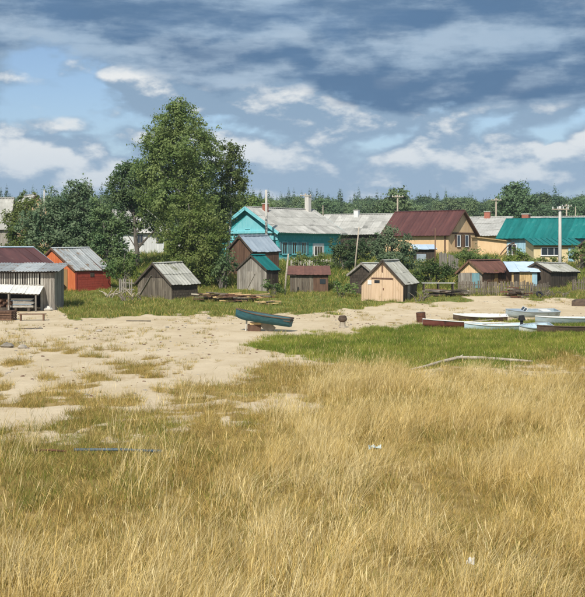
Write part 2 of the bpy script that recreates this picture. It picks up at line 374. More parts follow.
def planks(b, root, face, mat, wd=.18, z0=0.0, gap=.012, horizontal=False, d=.03, drop=.0, u0=None, u1=None, z1=None, name='plank'):
    half = b.hw if face in ('gable', 'far') else b.hl
    u0 = -half if u0 is None else u0; u1 = half if u1 is None else u1
    if not horizontal:
        n = max(2, round((u1 - u0) / wd)); st_ = (u1 - u0) / n
        for i in range(n):
            a, c = u0 + i * st_ + gap / 2, u0 + (i + 1) * st_ - gap / 2
            e = random.uniform(0, drop)
            ta, tb = top_at(b, face, a) - .01, top_at(b, face, c) - .01
            if z1 is not None: ta, tb = min(ta, z1), min(tb, z1)
            if min(ta, tb) < z0 + .05: continue
            dd = d * random.uniform(.6, 1.2)
            fbox(MB(), b, face, a, c, z0 - random.uniform(0, .05) + e, 0, .004, dd, (ta, tb)).build(name, mat, root)
    else:
        zt = top_at(b, face, 0 if face in ('gable', 'far') else half)
        n = max(2, round((zt - z0) / wd)); st_ = (zt - z0) / n
        for i in range(n):
            za, zb = z0 + i * st_ + gap / 2, z0 + (i + 1) * st_ - gap / 2
            lim = half
            if face in ('gable', 'far'): lim = min(half, (b.zr - .08 - zb) / (b.zr - b.ze) * b.w)
            if lim < .1: continue
            fbox(MB(), b, face, max(u0, -lim), min(u1, lim), za, zb, .004, d * random.uniform(.7, 1.2)).build(name, mat, root)
def sheet(mb, P0, P1, across, wd, thick, waves, amp, sag=0.0):
    """corrugated strip from P0 (ridge) to P1 (eave), across = unit vector along the ridge"""
    P0, P1, ac = Vector(P0), Vector(P1), Vector(across); nrm = ac.cross(P1 - P0).normalized()
    if nrm.z < 0: nrm = -nrm
    n = max(2, waves * 4); vs = []; fs = []
    for q_, off in ((0, 0), (1, -thick)):
        for j, P in enumerate((P0, P1)):
            for i in range(n + 1):
                vs.append(P + ac * (wd * i / n) + nrm * (amp * math.cos(i * math.tau / 4) + off))
    k = n + 1
    for i in range(n):
        fs.append((i, i + 1, k + i + 1, k + i)); fs.append((2 * k + i, 3 * k + i, 3 * k + i + 1, 2 * k + i + 1))
        fs.append((k + i, k + i + 1, 3 * k + i + 1, 3 * k + i)); fs.append((i + 1, i, 2 * k + i, 2 * k + i + 1))
    fs.append((0, k, 3 * k, 2 * k)); fs.append((n, 2 * k + n, 3 * k + n, k + n))
    return mb.add(vs, fs)
def roof(b, root, mat, fasc, sheetw=1.0, waves=3, amp=.022, rows=1, jit=.02, cap=None, sag=1.0):
    core = MB(); L = b.L / 2; h = b.zr - b.ze
    for sgn in (-1, 1):
        e = Vector((0, sgn * b.w, b.ze)); n = Vector((0, sgn * h, b.w)).normalized() * -.05
        pts = [(-L + .02, 0, b.zr - .03 - .06 * sag), (L - .02, 0, b.zr - .03 - .06 * sag), (L - .02, sgn * (b.w - .03), b.ze - .01 - .06 * sag), (-L + .02, sgn * (b.w - .03), b.ze - .01 - .06 * sag)]
        core.hexa([Vector(p) + n * 1.2 for p in pts] + [Vector(p) for p in pts])
    rf = core.build('roof', fasc, root)
    n = max(2, round(b.L / sheetw)); wd = b.L / n
    for sgn in (-1, 1):
        for r_ in range(rows):
            for i in range(n):
                t0, t1 = r_ / rows, (r_ + 1) / rows + (.04 if r_ < rows - 1 else .015)
                sg = (.06 if b.L < 30 else 0) * (1 - ((i + .5) / n * 2 - 1) ** 2) * sag
                lift = .035 - sg + .012 * (rows - 1 - r_) * 0 + random.uniform(0, jit) * .5 - .012 * r_
                j1 = random.uniform(-jit, jit)
                P = lambda t, lf: (-L + i * wd, sgn * b.w * t, b.zr - h * t + lf)
                sheet(MB(), P(t0, lift), P(t1, lift + .02 + j1), (1, 0, 0), wd * .995, .012, waves, amp).build('roof_sheet', mat, rf)
    m = MB()
    sheet(m, (-L, 0, b.zr + .075), (-L, .16, b.zr + .0), (1, 0, 0), b.L, .01, 1, 0); sheet(m, (-L, 0, b.zr + .075), (-L, -.16, b.zr + .0), (1, 0, 0), b.L, .01, 1, 0)
    m.build('ridge_cap', cap or mat, rf)
    for x in (-L - .015, L + .015):
        for sgn in (-1, 1):
            MB().bar((x, 0, b.zr - .05), (x, sgn * b.w, b.ze - .05), .03, .16).build('fascia', fasc, rf)
    return rf
def house(name, label, cat, b, wall, roofm, fasc='darkwood', eave=.3, gover=.3, group=None, **kw):
    root = thing(name, label, cat, (b.cx, b.cy, b.z0), b.rz, group)
    b.hw = b.w - eave; b.hl = b.L / 2 - gover
    zt = top_at(b, 'side', 0); zp = b.zr - .07
    m = MB(); vs = []
    for x in (-b.hl, b.hl): vs += [(x, -b.hw, -1.5), (x, b.hw, -1.5), (x, b.hw, zt), (x, 0, zp), (x, -b.hw, zt)]
    m.add(vs, [(4, 3, 2, 1, 0), (5, 6, 7, 8, 9), (0, 1, 6, 5), (1, 2, 7, 6), (2, 3, 8, 7), (3, 4, 9, 8), (4, 0, 5, 9)])
    b.wall = m.build('wall', wall, root); b.root = root
    if cat == 'shed': root.rotation_euler = (R(random.uniform(-1.3, 1.3)), R(random.uniform(-1.3, 1.3)), b.rz)
    b.roof = roof(b, root, roofm, fasc, **kw)
    return b
def window(b, face, u, z, wd, ht, frame='white', shutters=None, bars=1):
    m = MB(); f = .07
    fbox(m, b, face, u - wd / 2 - f, u - wd / 2, z - f, z + ht + f, .0, .095); fbox(m, b, face, u + wd / 2, u + wd / 2 + f, z - f, z + ht + f, .0, .095)
    fbox(m, b, face, u - wd / 2, u + wd / 2, z - f, z, .0, .095); fbox(m, b, face, u - wd / 2, u + wd / 2, z + ht, z + ht + f, .0, .095)
    for k in range(bars):
        uu = u - wd / 2 + wd * (k + 1) / (bars + 1); fbox(m, b, face, uu - .025, uu + .025, z, z + ht, .0, .085)
    wn = m.build('window', frame, b.root)
    fbox(MB(), b, face, u - wd / 2, u + wd / 2, z, z + ht, .002, .055).build('pane', 'pane', wn)
    fbox(MB(), b, face, u - wd / 2 - .12, u + wd / 2 + .12, z - f - .05, z - f, .0, .15).build('sill', frame, wn)
    if shutters:
        for k in (-1, 1):
            c = u + k * (wd / 2 + f + .22); fbox(MB(), b, face, c - .2, c + .2, z - .05, z + ht + .05, .005, .085).build('shutter', shutters, wn)
    return wn
def chimney(b, x, y, top, wd=.5, mat='brick', cap='concrete'):
    zb = b.zr - (b.zr - b.ze) * abs(y) / b.w - .3
    c = MB().box(x - wd / 2, x + wd / 2, y - wd / 2, y + wd / 2, zb, top).build('chimney', mat, b.roof)
    MB().box(x - wd / 2 - .06, x + wd / 2 + .06, y - wd / 2 - .06, y + wd / 2 + .06, top, top + .1).build('chimney_cap', cap, b.root)

# red shed with tin roof
b = house('wooden_shed', 'red shed with orange gable and worn pale tin roof', 'shed', solve(99.5, 262.5, 103, 50, 131, 119, 281.5), 'redpaint', 'tin', 'brownwood', eave=.12, gover=.15, sheetw=.6, waves=2, amp=.012, jit=.05)
planks(b, b.wall, 'side', 'redpaint', .2, horizontal=True, name='board')
planks(b, b.wall, 'gable', 'orangepaint', .24, name='board')
dr = fbox(MB(), b, 'gable', .72, 1.98, -.1, 1.95, .045, .08).build('door', 'tandoor', b.root)
fbox(MB(), b, 'gable', .8, .88, .95, 1.15, .08, .12).build('handle', 'rust', dr)
fbox(MB(), b, 'side', -.35, .1, 1.25, 1.6, .035, .06).build('vent', 'darkwood', b.root)
fbox(MB(), b, 'side', -b.hl - .03, -b.hl + .12, -.3, top_at(b, 'side', 0) - .02, .045, .07).build('corner_board', 'redpaint', b.root)
# dark weathered shed
b = house('wooden_shed', 'dark weathered shed with plain grey slate roof below the tall birch', 'shed', solve(184, 275, 95.5, 46, 208.5, 199.8, 293), 'darkwood', 'slatemoss', 'darkwood', eave=.2, gover=.2, sheetw=1.0, rows=2)
planks(b, b.wall, 'side', 'darkwood', .2, horizontal=True)
planks(b, b.wall, 'gable', 'darkwood', .22, z0=1.7, drop=.1)
planks(b, b.wall, 'gable', 'oldwood', .22, z1=1.72, d=.055, drop=.1)
MB().bar(face_pt(b, 'gable', -1.9, 0.1, .12), face_pt(b, 'gable', -.3, 1.9, .1), .14, .03).build('brace', 'greywood', b.root)
# peach gable shed
b = house('wooden_shed', 'small peach gabled shed with grey roof beside the sandy track', 'shed', solve(375.5, 273, 92, 71, 388.5, 394.6, 293), 'brownwood', 'slatemoss', 'darkwood', eave=.14, gover=.18, sheetw=.7, rows=2, jit=.03)
planks(b, b.wall, 'gable', 'peach', .2, z0=-.1)
planks(b, b.wall, 'side', 'darkwood', .22)  # right side boarded darker than the gable: its shade put into the colour
fbox(MB(), b, 'gable', -.85, .85, 1.72, 1.84, .04, .08).build('lintel', 'brownwood', b.root)
dr = fbox(MB(), b, 'gable', -.8, .8, .05, 1.7, .04, .065).build('door', 'peach', b.root)
fbox(MB(), b, 'gable', -.01, .01, .05, 1.7, .066, .07).build('seam', 'brownwood', dr)
fbox(MB(), b, 'gable', .08, .14, .9, 1.05, .066, .11).build('handle', 'rust', dr)
fbox(MB(), b, 'gable', -.62, -.2, 1.42, 1.66, .066, .075).build('vent_hole', 'rubber', b.root)  # flat black panel on the door; the hole's inner shade is painted
fbox(MB(), b, 'gable', -1.15, -.85, 1.3, 1.65, .04, .07).build('plaque', 'white', b.root)
fbox(MB(), b, 'gable', -.05, .05, 2.3, 2.85, .04, .09).build('king_post', 'brownwood', b.root)
fbox(MB(), b, 'gable', -1.3, -.5, -.15, .12, .04, .06).build('dark_gap_panel', 'rubber', b.root)  # black strip painting the shade of a low opening; nothing is cut out
fbox(MB(), b, 'side', -1.2, -.3, .1, 1.5, .035, .07).build('door', 'greywood', b.root)
# plank shed with teal roof
b = house('wooden_shed', 'grey plank shed with small teal metal roof below the turquoise house', 'shed', solve(266, 268.5, 103, 56, 277.5, 279.5, 281.2), 'darkwood', 'tealtin', 'darkwood', eave=.12, gover=.15, sheetw=.5, waves=1, amp=.008)
planks(b, b.wall, 'gable', 'greywood', .2, z0=-.1, drop=.08); planks(b, b.wall, 'side', 'darkwood', .22)
dr = fbox(MB(), b, 'gable', -.5, .5, 0, 1.7, .05, .08).build('door', 'greywood', b.root)
MB().bar(face_pt(b, 'gable', -.42, .15, .1), face_pt(b, 'gable', .42, 1.5, .1), .09, .03).build('brace', 'greywood', dr)
# brown hut with blue-grey roof
b = house('wooden_shed', 'brown gabled hut with blue-grey metal roof beside the turquoise gable', 'shed', solve(256, 252, 113, 48, 280, 267.5, 265.5), 'brownwood', 'bluetin', 'darkwood', eave=.15, gover=.2, sheetw=.6, waves=1, amp=.01)
planks(b, b.wall, 'gable', 'brownwood', .25); planks(b, b.wall, 'side', 'brownwood', .25)
# small dark shed left of the peach shed
b = house('wooden_shed', 'small dark shed with pale roof half behind the peach shed', 'shed', solve(358.5, 275.5, 99, 48, 376, 371, 286), 'darkwood', 'slatemoss', 'greywood', eave=.2, gover=.2, sheetw=.8)
planks(b, b.wall, 'gable', 'darkwood', .24, horizontal=True)
# low shed with rust-red roof, door open to the yard
b = house('wooden_shed', 'cream gabled shed with rust-red roof behind the grey picket fence', 'shed', solve(449, 273, 104, 58, 474.5, 461, 284), 'brownwood', 'rusttin', 'brownwood', eave=.2, gover=.25, sheetw=.7, waves=2, amp=.015)
planks(b, b.wall, 'gable', 'cream', .2, z0=1.45, name='board'); planks(b, b.wall, 'gable', 'greywood', .22, z0=-.1, z1=1.44)
planks(b, b.wall, 'side', 'brownwood', .22)
fbox(MB(), b, 'gable', .2, .9, .1, 1.4, .04, .07).build('door', 'blinds', b.root)
fbox(MB(), b, 'side', -.6, .2, 0, 1.6, .04, .07).build('door', 'tandoor', b.root)
# dark shed, grey roof on the right
b = house('wooden_shed', 'dark shed with grey slate roof below the concrete power pole', 'shed', solve(504.5, 275.3, 105, 50, 529, 517.8, 283), 'darkwood', 'slatemoss', 'darkwood', eave=.2, gover=.2, sheetw=.9)
planks(b, b.wall, 'gable', 'darkwood', .22); planks(b, b.wall, 'side', 'darkwood', .22)
# brown-roofed barn far left
b = house('barn', 'long barn with brown metal roof behind the open grey shed', 'barn', solve(34, 262, 99, 40, 84, 51, 276.5), 'brownwood', 'browntin', 'lightblue', eave=.2, gover=.2, sheetw=.9, waves=1, amp=.01, cap='skytin')
planks(b, b.wall, 'side', 'brownwood', .25)

# big turquoise house
b = house('wooden_house', 'turquoise wooden house with long pale slate roof and white window', 'house', solve(261, 228, 133, 52, 319, 289.5, 249.5), 'turq', 'slate', 'turqpale', eave=.55, gover=.6, sheetw=1.1, rows=3)
planks(b, b.wall, 'gable', 'turq', .28, horizontal=True, name='board'); planks(b, b.wall, 'side', 'turq', .28, horizontal=True, name='board')
zt = top_at(b, 'side', 0)
fbox(MB(), b, 'gable', -b.hw, b.hw, zt - .35, zt - .1, .05, .35).build('cornice', 'turqpale', b.root)
for k in range(13):
    u = -b.hw + (k + .5) * 2 * b.hw / 13
    fbox(MB(), b, 'gable', u - .12, u + .12, zt - .6, zt - .36, .05, .12).build('cornice_block', 'white', b.root)
fbox(MB(), b, 'gable', -b.hw, b.hw, zt - 1.1, zt - .62, .05, .1).build('frieze', 'turqpale', b.root)
for s_ in (-1, 1): MB().bar(face_pt(b, 'gable', 0, b.zr - .18, .58), face_pt(b, 'gable', s_ * b.w * .98, b.ze - .12, .58), .06, .34).build('barge_board', 'turqpale', b.root)
m = MB(); m.add([face_pt(b, 'gable', u, z, d) for d in (.05, .09) for u, z in ((-2.6, zt - .1), (2.6, zt - .1), (0, zt + 1.75))], [(0, 1, 2), (5, 4, 3), (0, 3, 4, 1), (1, 4, 5, 2), (2, 5, 3, 0)])
m.build('pediment', 'turqpale', b.root)
window(b, 'gable', .0, zt + .25, .5, .75, 'turqpale')
for u in (-2.4, 0, 2.4): window(b, 'gable', u, .9, .8, 1.2, 'white', 'turqpale')
u0 = -b.hl
for k in range(3): window(b, 'side', u0 + 1.1 + 1.75 * k, .95, .75, 1.25, 'turqpale', 'blinds')
window(b, 'side', u0 + 7.4, .75, 1.5, 1.0, 'white', bars=2); 
m = MB()
for a_, c_, z_, y_ in ((6.3, 6.58, .45, 2.1), (8.22, 8.5, .45, 2.1), (6.58, 8.22, .45, .62), (6.58, 8.22, 1.84, 2.1)): fbox(m, b, 'side', u0 + a_, u0 + c_, z_, y_, .02, .05)
m.build('window_surround', 'white', b.root)
fbox(MB(), b, 'side', -b.hl, b.hl, .1, .55, .05, .1).build('plinth', 'turqpale', b.root)
chimney(b, b.L / 2 - 1.6, -.3, b.zr + 1.5, .55, 'concrete'); chimney(b, -b.L / 2 + 2.8, -.7, b.zr + .35, .5)
# brown-roofed cream house
b = house('wooden_house', 'cream gabled house with steep dark brown roof and two small windows', 'house', solve(445.5, 231, 141, 139, 387, 432.5, 252.3), 'cream', 'browntin', 'brownwood', eave=.45, gover=.45, sheetw=.5, waves=1, amp=.02, jit=.006, sag=0)
planks(b, b.wall, 'gable', 'cream', .3, name='board')
zt = top_at(b, 'side', 0)
fbox(MB(), b, 'gable', -b.hw, b.hw, zt - .12, zt + .06, .04, .1).build('belt_board', 'brownwood', b.root)
for u in (-.75, 1.0): window(b, 'gable', u, zt - 1.55, .62, 1.25, 'white', 'brownwood', bars=0)
fbox(MB(), b, 'side', -b.hl, b.hl, zt - .4, zt - .02, .02, .06).build('frieze', 'rawwood', b.root)
fbox(MB(), b, 'side', b.hl - .5, b.hl - .35, -.5, zt - .02, .03, .12).build('downpipe', 'brownwood', b.root)
# grey slate-roofed houses behind
b = house('wooden_house', 'low house with sagging grey slate roof between turquoise and brown-roofed houses', 'house', solve(386.5, 234, 151, 156, 328, 376.5, 251), 'darkwood', 'slate', 'greywood', eave=.4, gover=.4, sheetw=1.1, rows=3)  # dark wall colour carries the shade of the trees
chimney(b, .2, .4, b.zr + .45, .6, 'white')
b = house('wooden_house', 'house with pale grey roof and red chimney right of the brown gable', 'house', solve(486, 236.5, 161, 158, 445, 474, 252), 'cream', 'slate', 'greywood', eave=.4, gover=.4, sheetw=1.1, rows=3)
chimney(b, .1, .3, b.zr + .65, .75)
b = house('wooden_house', 'far house showing a pale ridge above the long teal roof', 'house', solve(600, 235.2, 172, 150, 497, 594, 246), 'greywood', 'slate', 'greywood', eave=.4, gover=.4, sheetw=1.2, rows=2)
# long teal roof
b = house('wooden_house', 'long house with big teal metal roof and pale blue wall', 'house', solve(592, 236.9, 132, 151, 480, 585.5, 254.5), 'lightblue', 'tealtin', 'tealtin', eave=.5, gover=.4, sheetw=.55, waves=1, amp=.022, jit=.006, sag=0)
planks(b, b.wall, 'side', 'lightblue', .3, u0=-b.hl, u1=b.hl, name='board')
chimney(b, b.L / 2 - 2.2, -.6, b.zr + .5, .8)
for u in (-b.hl + 1.4,): window(b, 'side', u, .9, .9, 1.1, 'white')
def porch():
    """pale yellow annex in front of the teal-roofed house"""
    y0 = 127.0; x0, x1 = (503 - CX) / F * y0, (543 - CX) / F * y0; z0 = hz((x0 + x1) / 2, y0)
    r = thing('house_annex', 'pale yellow annex with white window and teal lean-to roof', 'house', ((x0 + x1) / 2, y0, z0)); hx = (x1 - x0) / 2
    zf, zb = CAMZ - (260.2 - HY) / F * y0 - z0, CAMZ - (254.6 - HY) / F * (y0 + 4.2) - z0
    MB().hexa([(-hx, 0, -1), (hx, 0, -1), (hx, 4.2, -1), (-hx, 4.2, -1), (-hx, 0, zf), (hx, 0, zf), (hx, 4.2, zb - .1), (-hx, 4.2, zb - .1)]).build('wall', 'paleyellow', r)
    rf = MB().hexa([(-hx - .2, -.45, zf - .02), (hx + .2, -.45, zf - .02), (hx + .2, 4.15, zb - .05), (-hx - .2, 4.15, zb - .05), (-hx - .2, -.45, zf + .04), (hx + .2, -.45, zf + .04), (hx + .2, 4.15, zb + .01), (-hx - .2, 4.15, zb + .01)]).build('roof', 'tealtin', r)
    n = 9
    for i in range(n):
        a = -hx - .2 + (2 * hx + .4) * i / n; MB().bar((a, -.46, zf + .07), (a, 4.1, zb + .04), .05, .06).build('roof_seam', 'tealtin', rf)
    fb = B(); fb.root = r; fb.hl = hx; fb.hw = 0; fb.vis = -1
    u = (513 - 503) / F * y0 - hx
    window(fb, 'side', u + .55, zf - 1.05, 2.0, .75, 'white', bars=2)
    MB().box(u + 2.4, u + 3.15, -.06, -.01, zf - 1.75, zf - .25).build('door', 'lightblue', r)
    MB().box(-hx, hx, -.05, -.01, zf - .2, zf - .06).build('frieze', 'tandoor', r)
porch()
# gable far right
b = house('wooden_house', 'brown gabled house in front of the teal roof at the right edge', 'house', solve(551, 252, 121, 66, 563, 563.5, 262), 'brownwood', 'rusttin', 'darkwood', eave=.3, gover=.3, sheetw=1)
planks(b, b.wall, 'gable', 'brownwood', .25)
# cream annex right of the brown gable
def annex():
    Y = 136; x0, x1 = (456 - CX) / F * Y, (483.5 - CX) / F * Y; z0 = hz((x0 + x1) / 2, Y); zt = CAMZ - (254.2 - HY) / F * Y - z0; hx = (x1 - x0) / 2
    r = thing('house_annex', 'cream flat-topped annex right of the brown gable', 'house', ((x0 + x1) / 2, Y, z0))
    MB().hexa([(-hx, 0, -1), (hx, 0, -1), (hx, 4, -1), (-hx, 4, -1), (-hx, 0, zt), (hx, 0, zt - .45), (hx, 4, zt - .45), (-hx, 4, zt)]).build('wall', 'cream', r)
    MB().hexa([(-hx - .1, -.3, zt), (hx + .3, -.3, zt - .47), (hx + .3, 4, zt - .47), (-hx - .1, 4, zt), (-hx - .1, -.3, zt + .12), (hx + .3, -.3, zt - .35), (hx + .3, 4, zt - .35), (-hx - .1, 4, zt + .12)]).build('roof', 'rawwood', r)
    pts = [(hx - 1.25 + 1.6 * t, -.5, zt - 1.9 + 1.35 * math.sin(t * 1.5)) for t in [i / 8 for i in range(9)]]
    MB().tube(pts, .06, 6).build('porch_arch', 'brownwood', r)
    MB().bar((hx + .32, -.5, -.5), (hx + .32, -.5, zt - .5), .1).build('porch_post', 'brownwood', r)
annex()
# white house behind the tall birch, pale houses far left
b = house('wooden_house', 'white house glimpsed between the trees behind the tall birch', 'house', solve(150, 231, 142, 24, 190, 156, 249.5), 'white', 'slate', 'greywood', eave=.35, gover=.4, sheetw=1.1, rows=3)
planks(b, b.wall, 'side', 'white', .3, name='board')
window(b, 'side', -b.hl + 2.2, 1.5, .6, .9, 'greywood'); window(b, 'side', 2.0, 1.7, .6, .9, 'greywood')
b = house('wooden_house', 'house with broad pale roof behind the willow at the left edge', 'house', solve(68, 220.5, 150, 172, -15, 64, 247), 'greywood', 'slate', 'greywood', eave=.4, gover=.4, sheetw=1.2, rows=3)
b = house('wooden_house', 'pale cream house peeking above the willow crown', 'house', solve(86, 217.5, 172, 120, 76, 72, 232), 'cream', 'slate', 'greywood', eave=.4, gover=.4, sheetw=1.2)

# mono-pitch structures
def lean(name, label, cat, px0, px1, Y, depth, yf, yb, wall, roofm, rz=0.0, zlow=-.5, sheetw=.7, waves=2, amp=.015, over=.25, plank=None):
    x0, x1 = (px0 - CX) / F * Y, (px1 - CX) / F * Y; xc = (x0 + x1) / 2; hx = (x1 - x0) / 2; z0 = hz(xc, Y)
    zf, zb = CAMZ - (yf - HY) / F * Y - z0, CAMZ - (yb - HY) / F * (Y + depth) - z0
    r = thing(name, label, cat, (xc, Y, z0), rz)
    if wall: MB().hexa([(-hx, 0, zlow), (hx, 0, zlow), (hx, depth, zlow), (-hx, depth, zlow), (-hx, 0, zf), (hx, 0, zf), (hx, depth, zb), (-hx, depth, zb)]).build('wall', wall, r)
    k = (zb - zf) / depth
    P = lambda x, y, d: (x, y, zf + k * y + d)
    rf = MB().hexa([P(-hx - over, -over, .01), P(hx + over, -over, .01), P(hx + over, depth + .1, .01), P(-hx - over, depth + .1, .01), P(-hx - over, -over, .05), P(hx + over, -over, .05), P(hx + over, depth + .1, .05), P(-hx - over, depth + .1, .05)]).build('roof', 'darkwood', r)
    n = max(2, round((2 * hx + 2 * over) / sheetw)); wd = (2 * hx + 2 * over) / n
    for i in range(n):
        j = random.uniform(-.04, .04)
        sheet(MB(), P(-hx - over + i * wd, depth + .12, .09), P(-hx - over + i * wd, -over - .05 + j, .09 + j * .6), (1, 0, 0), wd * .99, .01, waves, amp).build('roof_sheet', roofm, rf)
    if plank:
        n = round(2 * hx / .2); 
        for i in range(n):
            a = -hx + 2 * hx * i / n; MB().box(a + .008, a + 2 * hx / n - .008, -.035 * random.uniform(.6, 1.2), -.003, zlow, zf - .02).build('plank', plank, r)
    return r, hx, zf, zb
r, hx, zf, zb = lean('open_shed', 'low rust-roofed shed with grey plank front below the turquoise house', 'shed', 299, 331, 101.5, 3.0, 285.2, 278.6, 'brownwood', 'rusttin', plank='oldwood', sheetw=.8)
MB().box(.9, 1.4, -.09, -.04, .7, 1.1).build('window', 'pane', r); MB().box(0.35, 1.6, -.06, -.045, -.3, zf - .05).build('door_panel', 'brownwood', r)
r, hx, zf, zb = lean('wooden_shed', 'orange-brown shed with sloping pale blue roof and white curtain', 'shed', 484.5, 506, 104.5, 2.6, 282.6, 275.2, 'brownwood', 'skytin', sheetw=.8, waves=1, amp=.008, plank='rawwood')
MB().box(.65, 1.1, -.1, -.05, .1, zf - .1).build('curtain', 'lightblue', r); MB().box(-.95, -.45, -.1, -.05, .1, zf - .1).build('door', 'darkwood', r)
r, hx, zf, zb = lean('open_shed', 'dark lean-to with pale blue roof below the brown-roofed house', 'shed', 404, 420, 128, 2.5, 264, 260.5, 'darkwood', 'skytin', sheetw=.8, waves=1, amp=.006)
MB().box(-.9, .1, -.07, -.02, -.2, 1.0).build('panel', 'bluetin', r)

# grey open shed at the left edge
def grey_shed():
    Y = 85.0; xr = (101.5 - CX) / F * Y; L = 6.4; D = 3.6; z0 = hz(xr - 3, Y); zf, zb = 2.72, 3.2
    r = thing('open_shed', 'open-fronted grey shed with sagging tin roof at the left edge', 'shed', (xr, Y, z0))
    # walls: back, left side, right end of planks, front only at the corner
    MB().box(-L, 0, D - .08, D, -.3, zb - .02).build('back_wall', 'darkwood', r); MB().hexa([(-L, 0, -.3), (-L + .06, 0, -.3), (-L + .06, D - .09, -.3), (-L, D - .09, -.3), (-L, 0, zf - .15), (-L + .06, 0, zf - .15), (-L + .06, D - .09, zb - .15), (-L, D - .09, zb - .15)]).build('side_wall', 'darkwood', r)
    MB().hexa([(-.06, 0, -.3), (0, 0, -.3), (0, D, -.3), (-.06, D, -.3), (-.06, 0, zf), (0, 0, zf), (0, D, zb), (-.06, D, zb)]).build('end_wall', 'greywood', r)
    n = 16
    for i in range(n):
        a, c = D * i / n + .008, D * (i + 1) / n - .008; q_ = lambda y: zf + (zb - zf) * y / D - .02
        d = random.uniform(.02, .045)
        MB().hexa([(.003, a, -.15), (d, a, -.15), (d, c, -.15), (.003, c, -.15), (.003, a, q_(a)), (d, a, q_(a)), (d, c, q_(c)), (.003, c, q_(c))]).build('plank', 'greywood', r)
    for i in range(5):
        a = -.98 + .196 * i; MB().box(a + .008, a + .188, -.04, -.01, -.15, zf - .05).build('plank', 'paleplank' if i == 0 else 'greywood', r)
    for i in range(30):
        a = -1.15 - .17 * i
        MB().box(a - .05, a + .05, -.03, 0, 1.62 + random.uniform(-.05, .05), zf - .08).build('picket', 'paleplank' if random.random() < .6 else 'greywood', r)
    MB().box(-6.3, -1, .0, .08, 1.72, 1.86).build('rail', 'greywood', r); MB().box(-L, 0, .02, .12, zf - .14, zf - .01).build('beam', 'darkwood', r)
    for x in (-3.2, -6.3): MB().box(x - .07, x + .07, 0.01, .15, -.3, zf - .14).build('post', 'greywood', r)
    rf = MB().hexa([(-L, -.3, zf - .02), (.2, -.3, zf - .02), (.2, D + .2, zb + .02), (-L, D + .2, zb + .02), (-L, -.3, zf + .03), (.2, -.3, zf + .03), (.2, D + .2, zb + .07), (-L, D + .2, zb + .07)]).build('roof', 'darkwood', r)
    n = 8; wd = (L + .5) / n
    for i in range(n):
        j = random.uniform(-.08, .08); k = .25 - L - .25 + i * wd - .0
        sheet(MB(), (k, D + .35, zb + .12 + random.uniform(0, .04)), (k, -.55 + j, zf + .06 + random.uniform(-.05, .04)), (1, 0, 0), wd * .99, .012, 4, .022).build('roof_sheet', 'tin', rf)
    # lean-to of white sheets in front
    for i in range(4):
        k = -4.9 + i * 1.05; sheet(MB(), (k, -.15, 1.92 - .045 * i), (k, -1.7, 1.42 - .055 * i), (1, 0, -.03), 1.04, .012, 4, .02).build('canopy_sheet', 'asbestos', r)
    for x in (-4.7, -2.9, -1.0): MB().bar((x, -1.55, -.2), (x, -1.55, 1.22), .1).build('canopy_post', 'greywood', r)
    MB().bar((-4.9, -1.55, 1.38), (-.8, -1.55, 1.18), .09).build('canopy_beam', 'greywood', r)
    fx = xr
    lp = thing('log_pile', 'stacked reddish logs under the white lean-to sheets', 'log pile', (fx - 3.9, Y - .75, hz(fx - 3.9, Y - .75)))
    for k in range(18):
        row = k // 6; cx_ = (k % 6) * .24 - .6 + (row % 2) * .12
        MB().tube([(cx_ * 2 - .4, -.4, .11 + row * .2 + .25), (cx_ * 2 + .1, .35, .11 + row * .2 + .25)], .11, 7).build('log', 'brownwood' if k % 3 else 'rust', lp)
    MB().box(-1.9, 1.0, -.5, .5, -.1, .26).build('bearer', 'darkwood', lp)
    pb = thing('plank_stack', 'pale planks stacked beside logs under the white lean-to', 'planks', (fx - 1.9, Y - .8, hz(fx - 1.9, Y - .8)))
    for k in range(7):
        z = .3 + .09 * k; MB().box(-.9 + random.uniform(-.1, .1), .55 + random.uniform(-.1, .1), -.3, .3, z, z + .07).build('plank', ('paleplank', 'greywood', 'bluetin')[k % 3], pb)
    for x in (-.6, .3): MB().box(x - .08, x + .08, -.3, .3, -.1, .3).build('bearer', 'darkwood', pb)
    ob = thing('stone_block', 'pale stone block at the corner of the open grey shed', 'stone', (fx - .35, Y - .5, hz(fx - .35, Y - .5)))
    rock('block', 'concrete', ob, (0, 0, .1), .35, .25, .22, 5)
grey_shed()

# ---------------------------------------------------------------- clutter by the sheds
def crate(px, py, name, label, cat, sx, sy, sz, mat):
    Y = F * CAMZ / (py - HY); p = at(px, Y); r = thing(name, label, cat, p, R(random.uniform(-12, 12)))
    for k in range(4):
        z = sz * k / 4
        for s_ in (-1, 1):
            MB().box(-sx, sx, s_ * sy - .02, s_ * sy + .02, z + .02, z + sz / 4 - .02).build('slat', mat, r)
            MB().box(s_ * sx - .02, s_ * sx + .02, -sy, sy, z + .02, z + sz / 4 - .02).build('slat', mat, r)
    for i in (-1, 1):
        for j in (-1, 1): MB().box(i * sx * .93 - .04, i * sx * .93 + .04, j * sy * .93 - .04, j * sy * .93 + .04, -.1, sz + .02).build('post', mat, r)
    MB().box(-sx * .98, sx * .98, -sy * .98, sy * .98, sz - .08, sz - .03).build('lid', mat, r)
crate(58, 323, 'wooden_crate', 'dark brown slatted crate standing on sand at the left edge', 'crate', .75, .5, .62, 'brownwood')
def bench(px, py):
    Y = F * CAMZ / (py - HY); p = at(px, Y); r = thing('low_bench', 'low dark plank bench on sand before the open grey shed', 'bench', p, R(5))
    for k in range(3): MB().box(-.85, .85, -.25 + k * .17, -.1 + k * .17, .38, .43).build('plank', 'brownwood', r)
    for x in (-.7, .7):
        for y in (-.18, .18): MB().box(x - .04, x + .04, y - .04, y + .04, -.05, .38).build('leg', 'brownwood', r)
bench(83, 323.5)
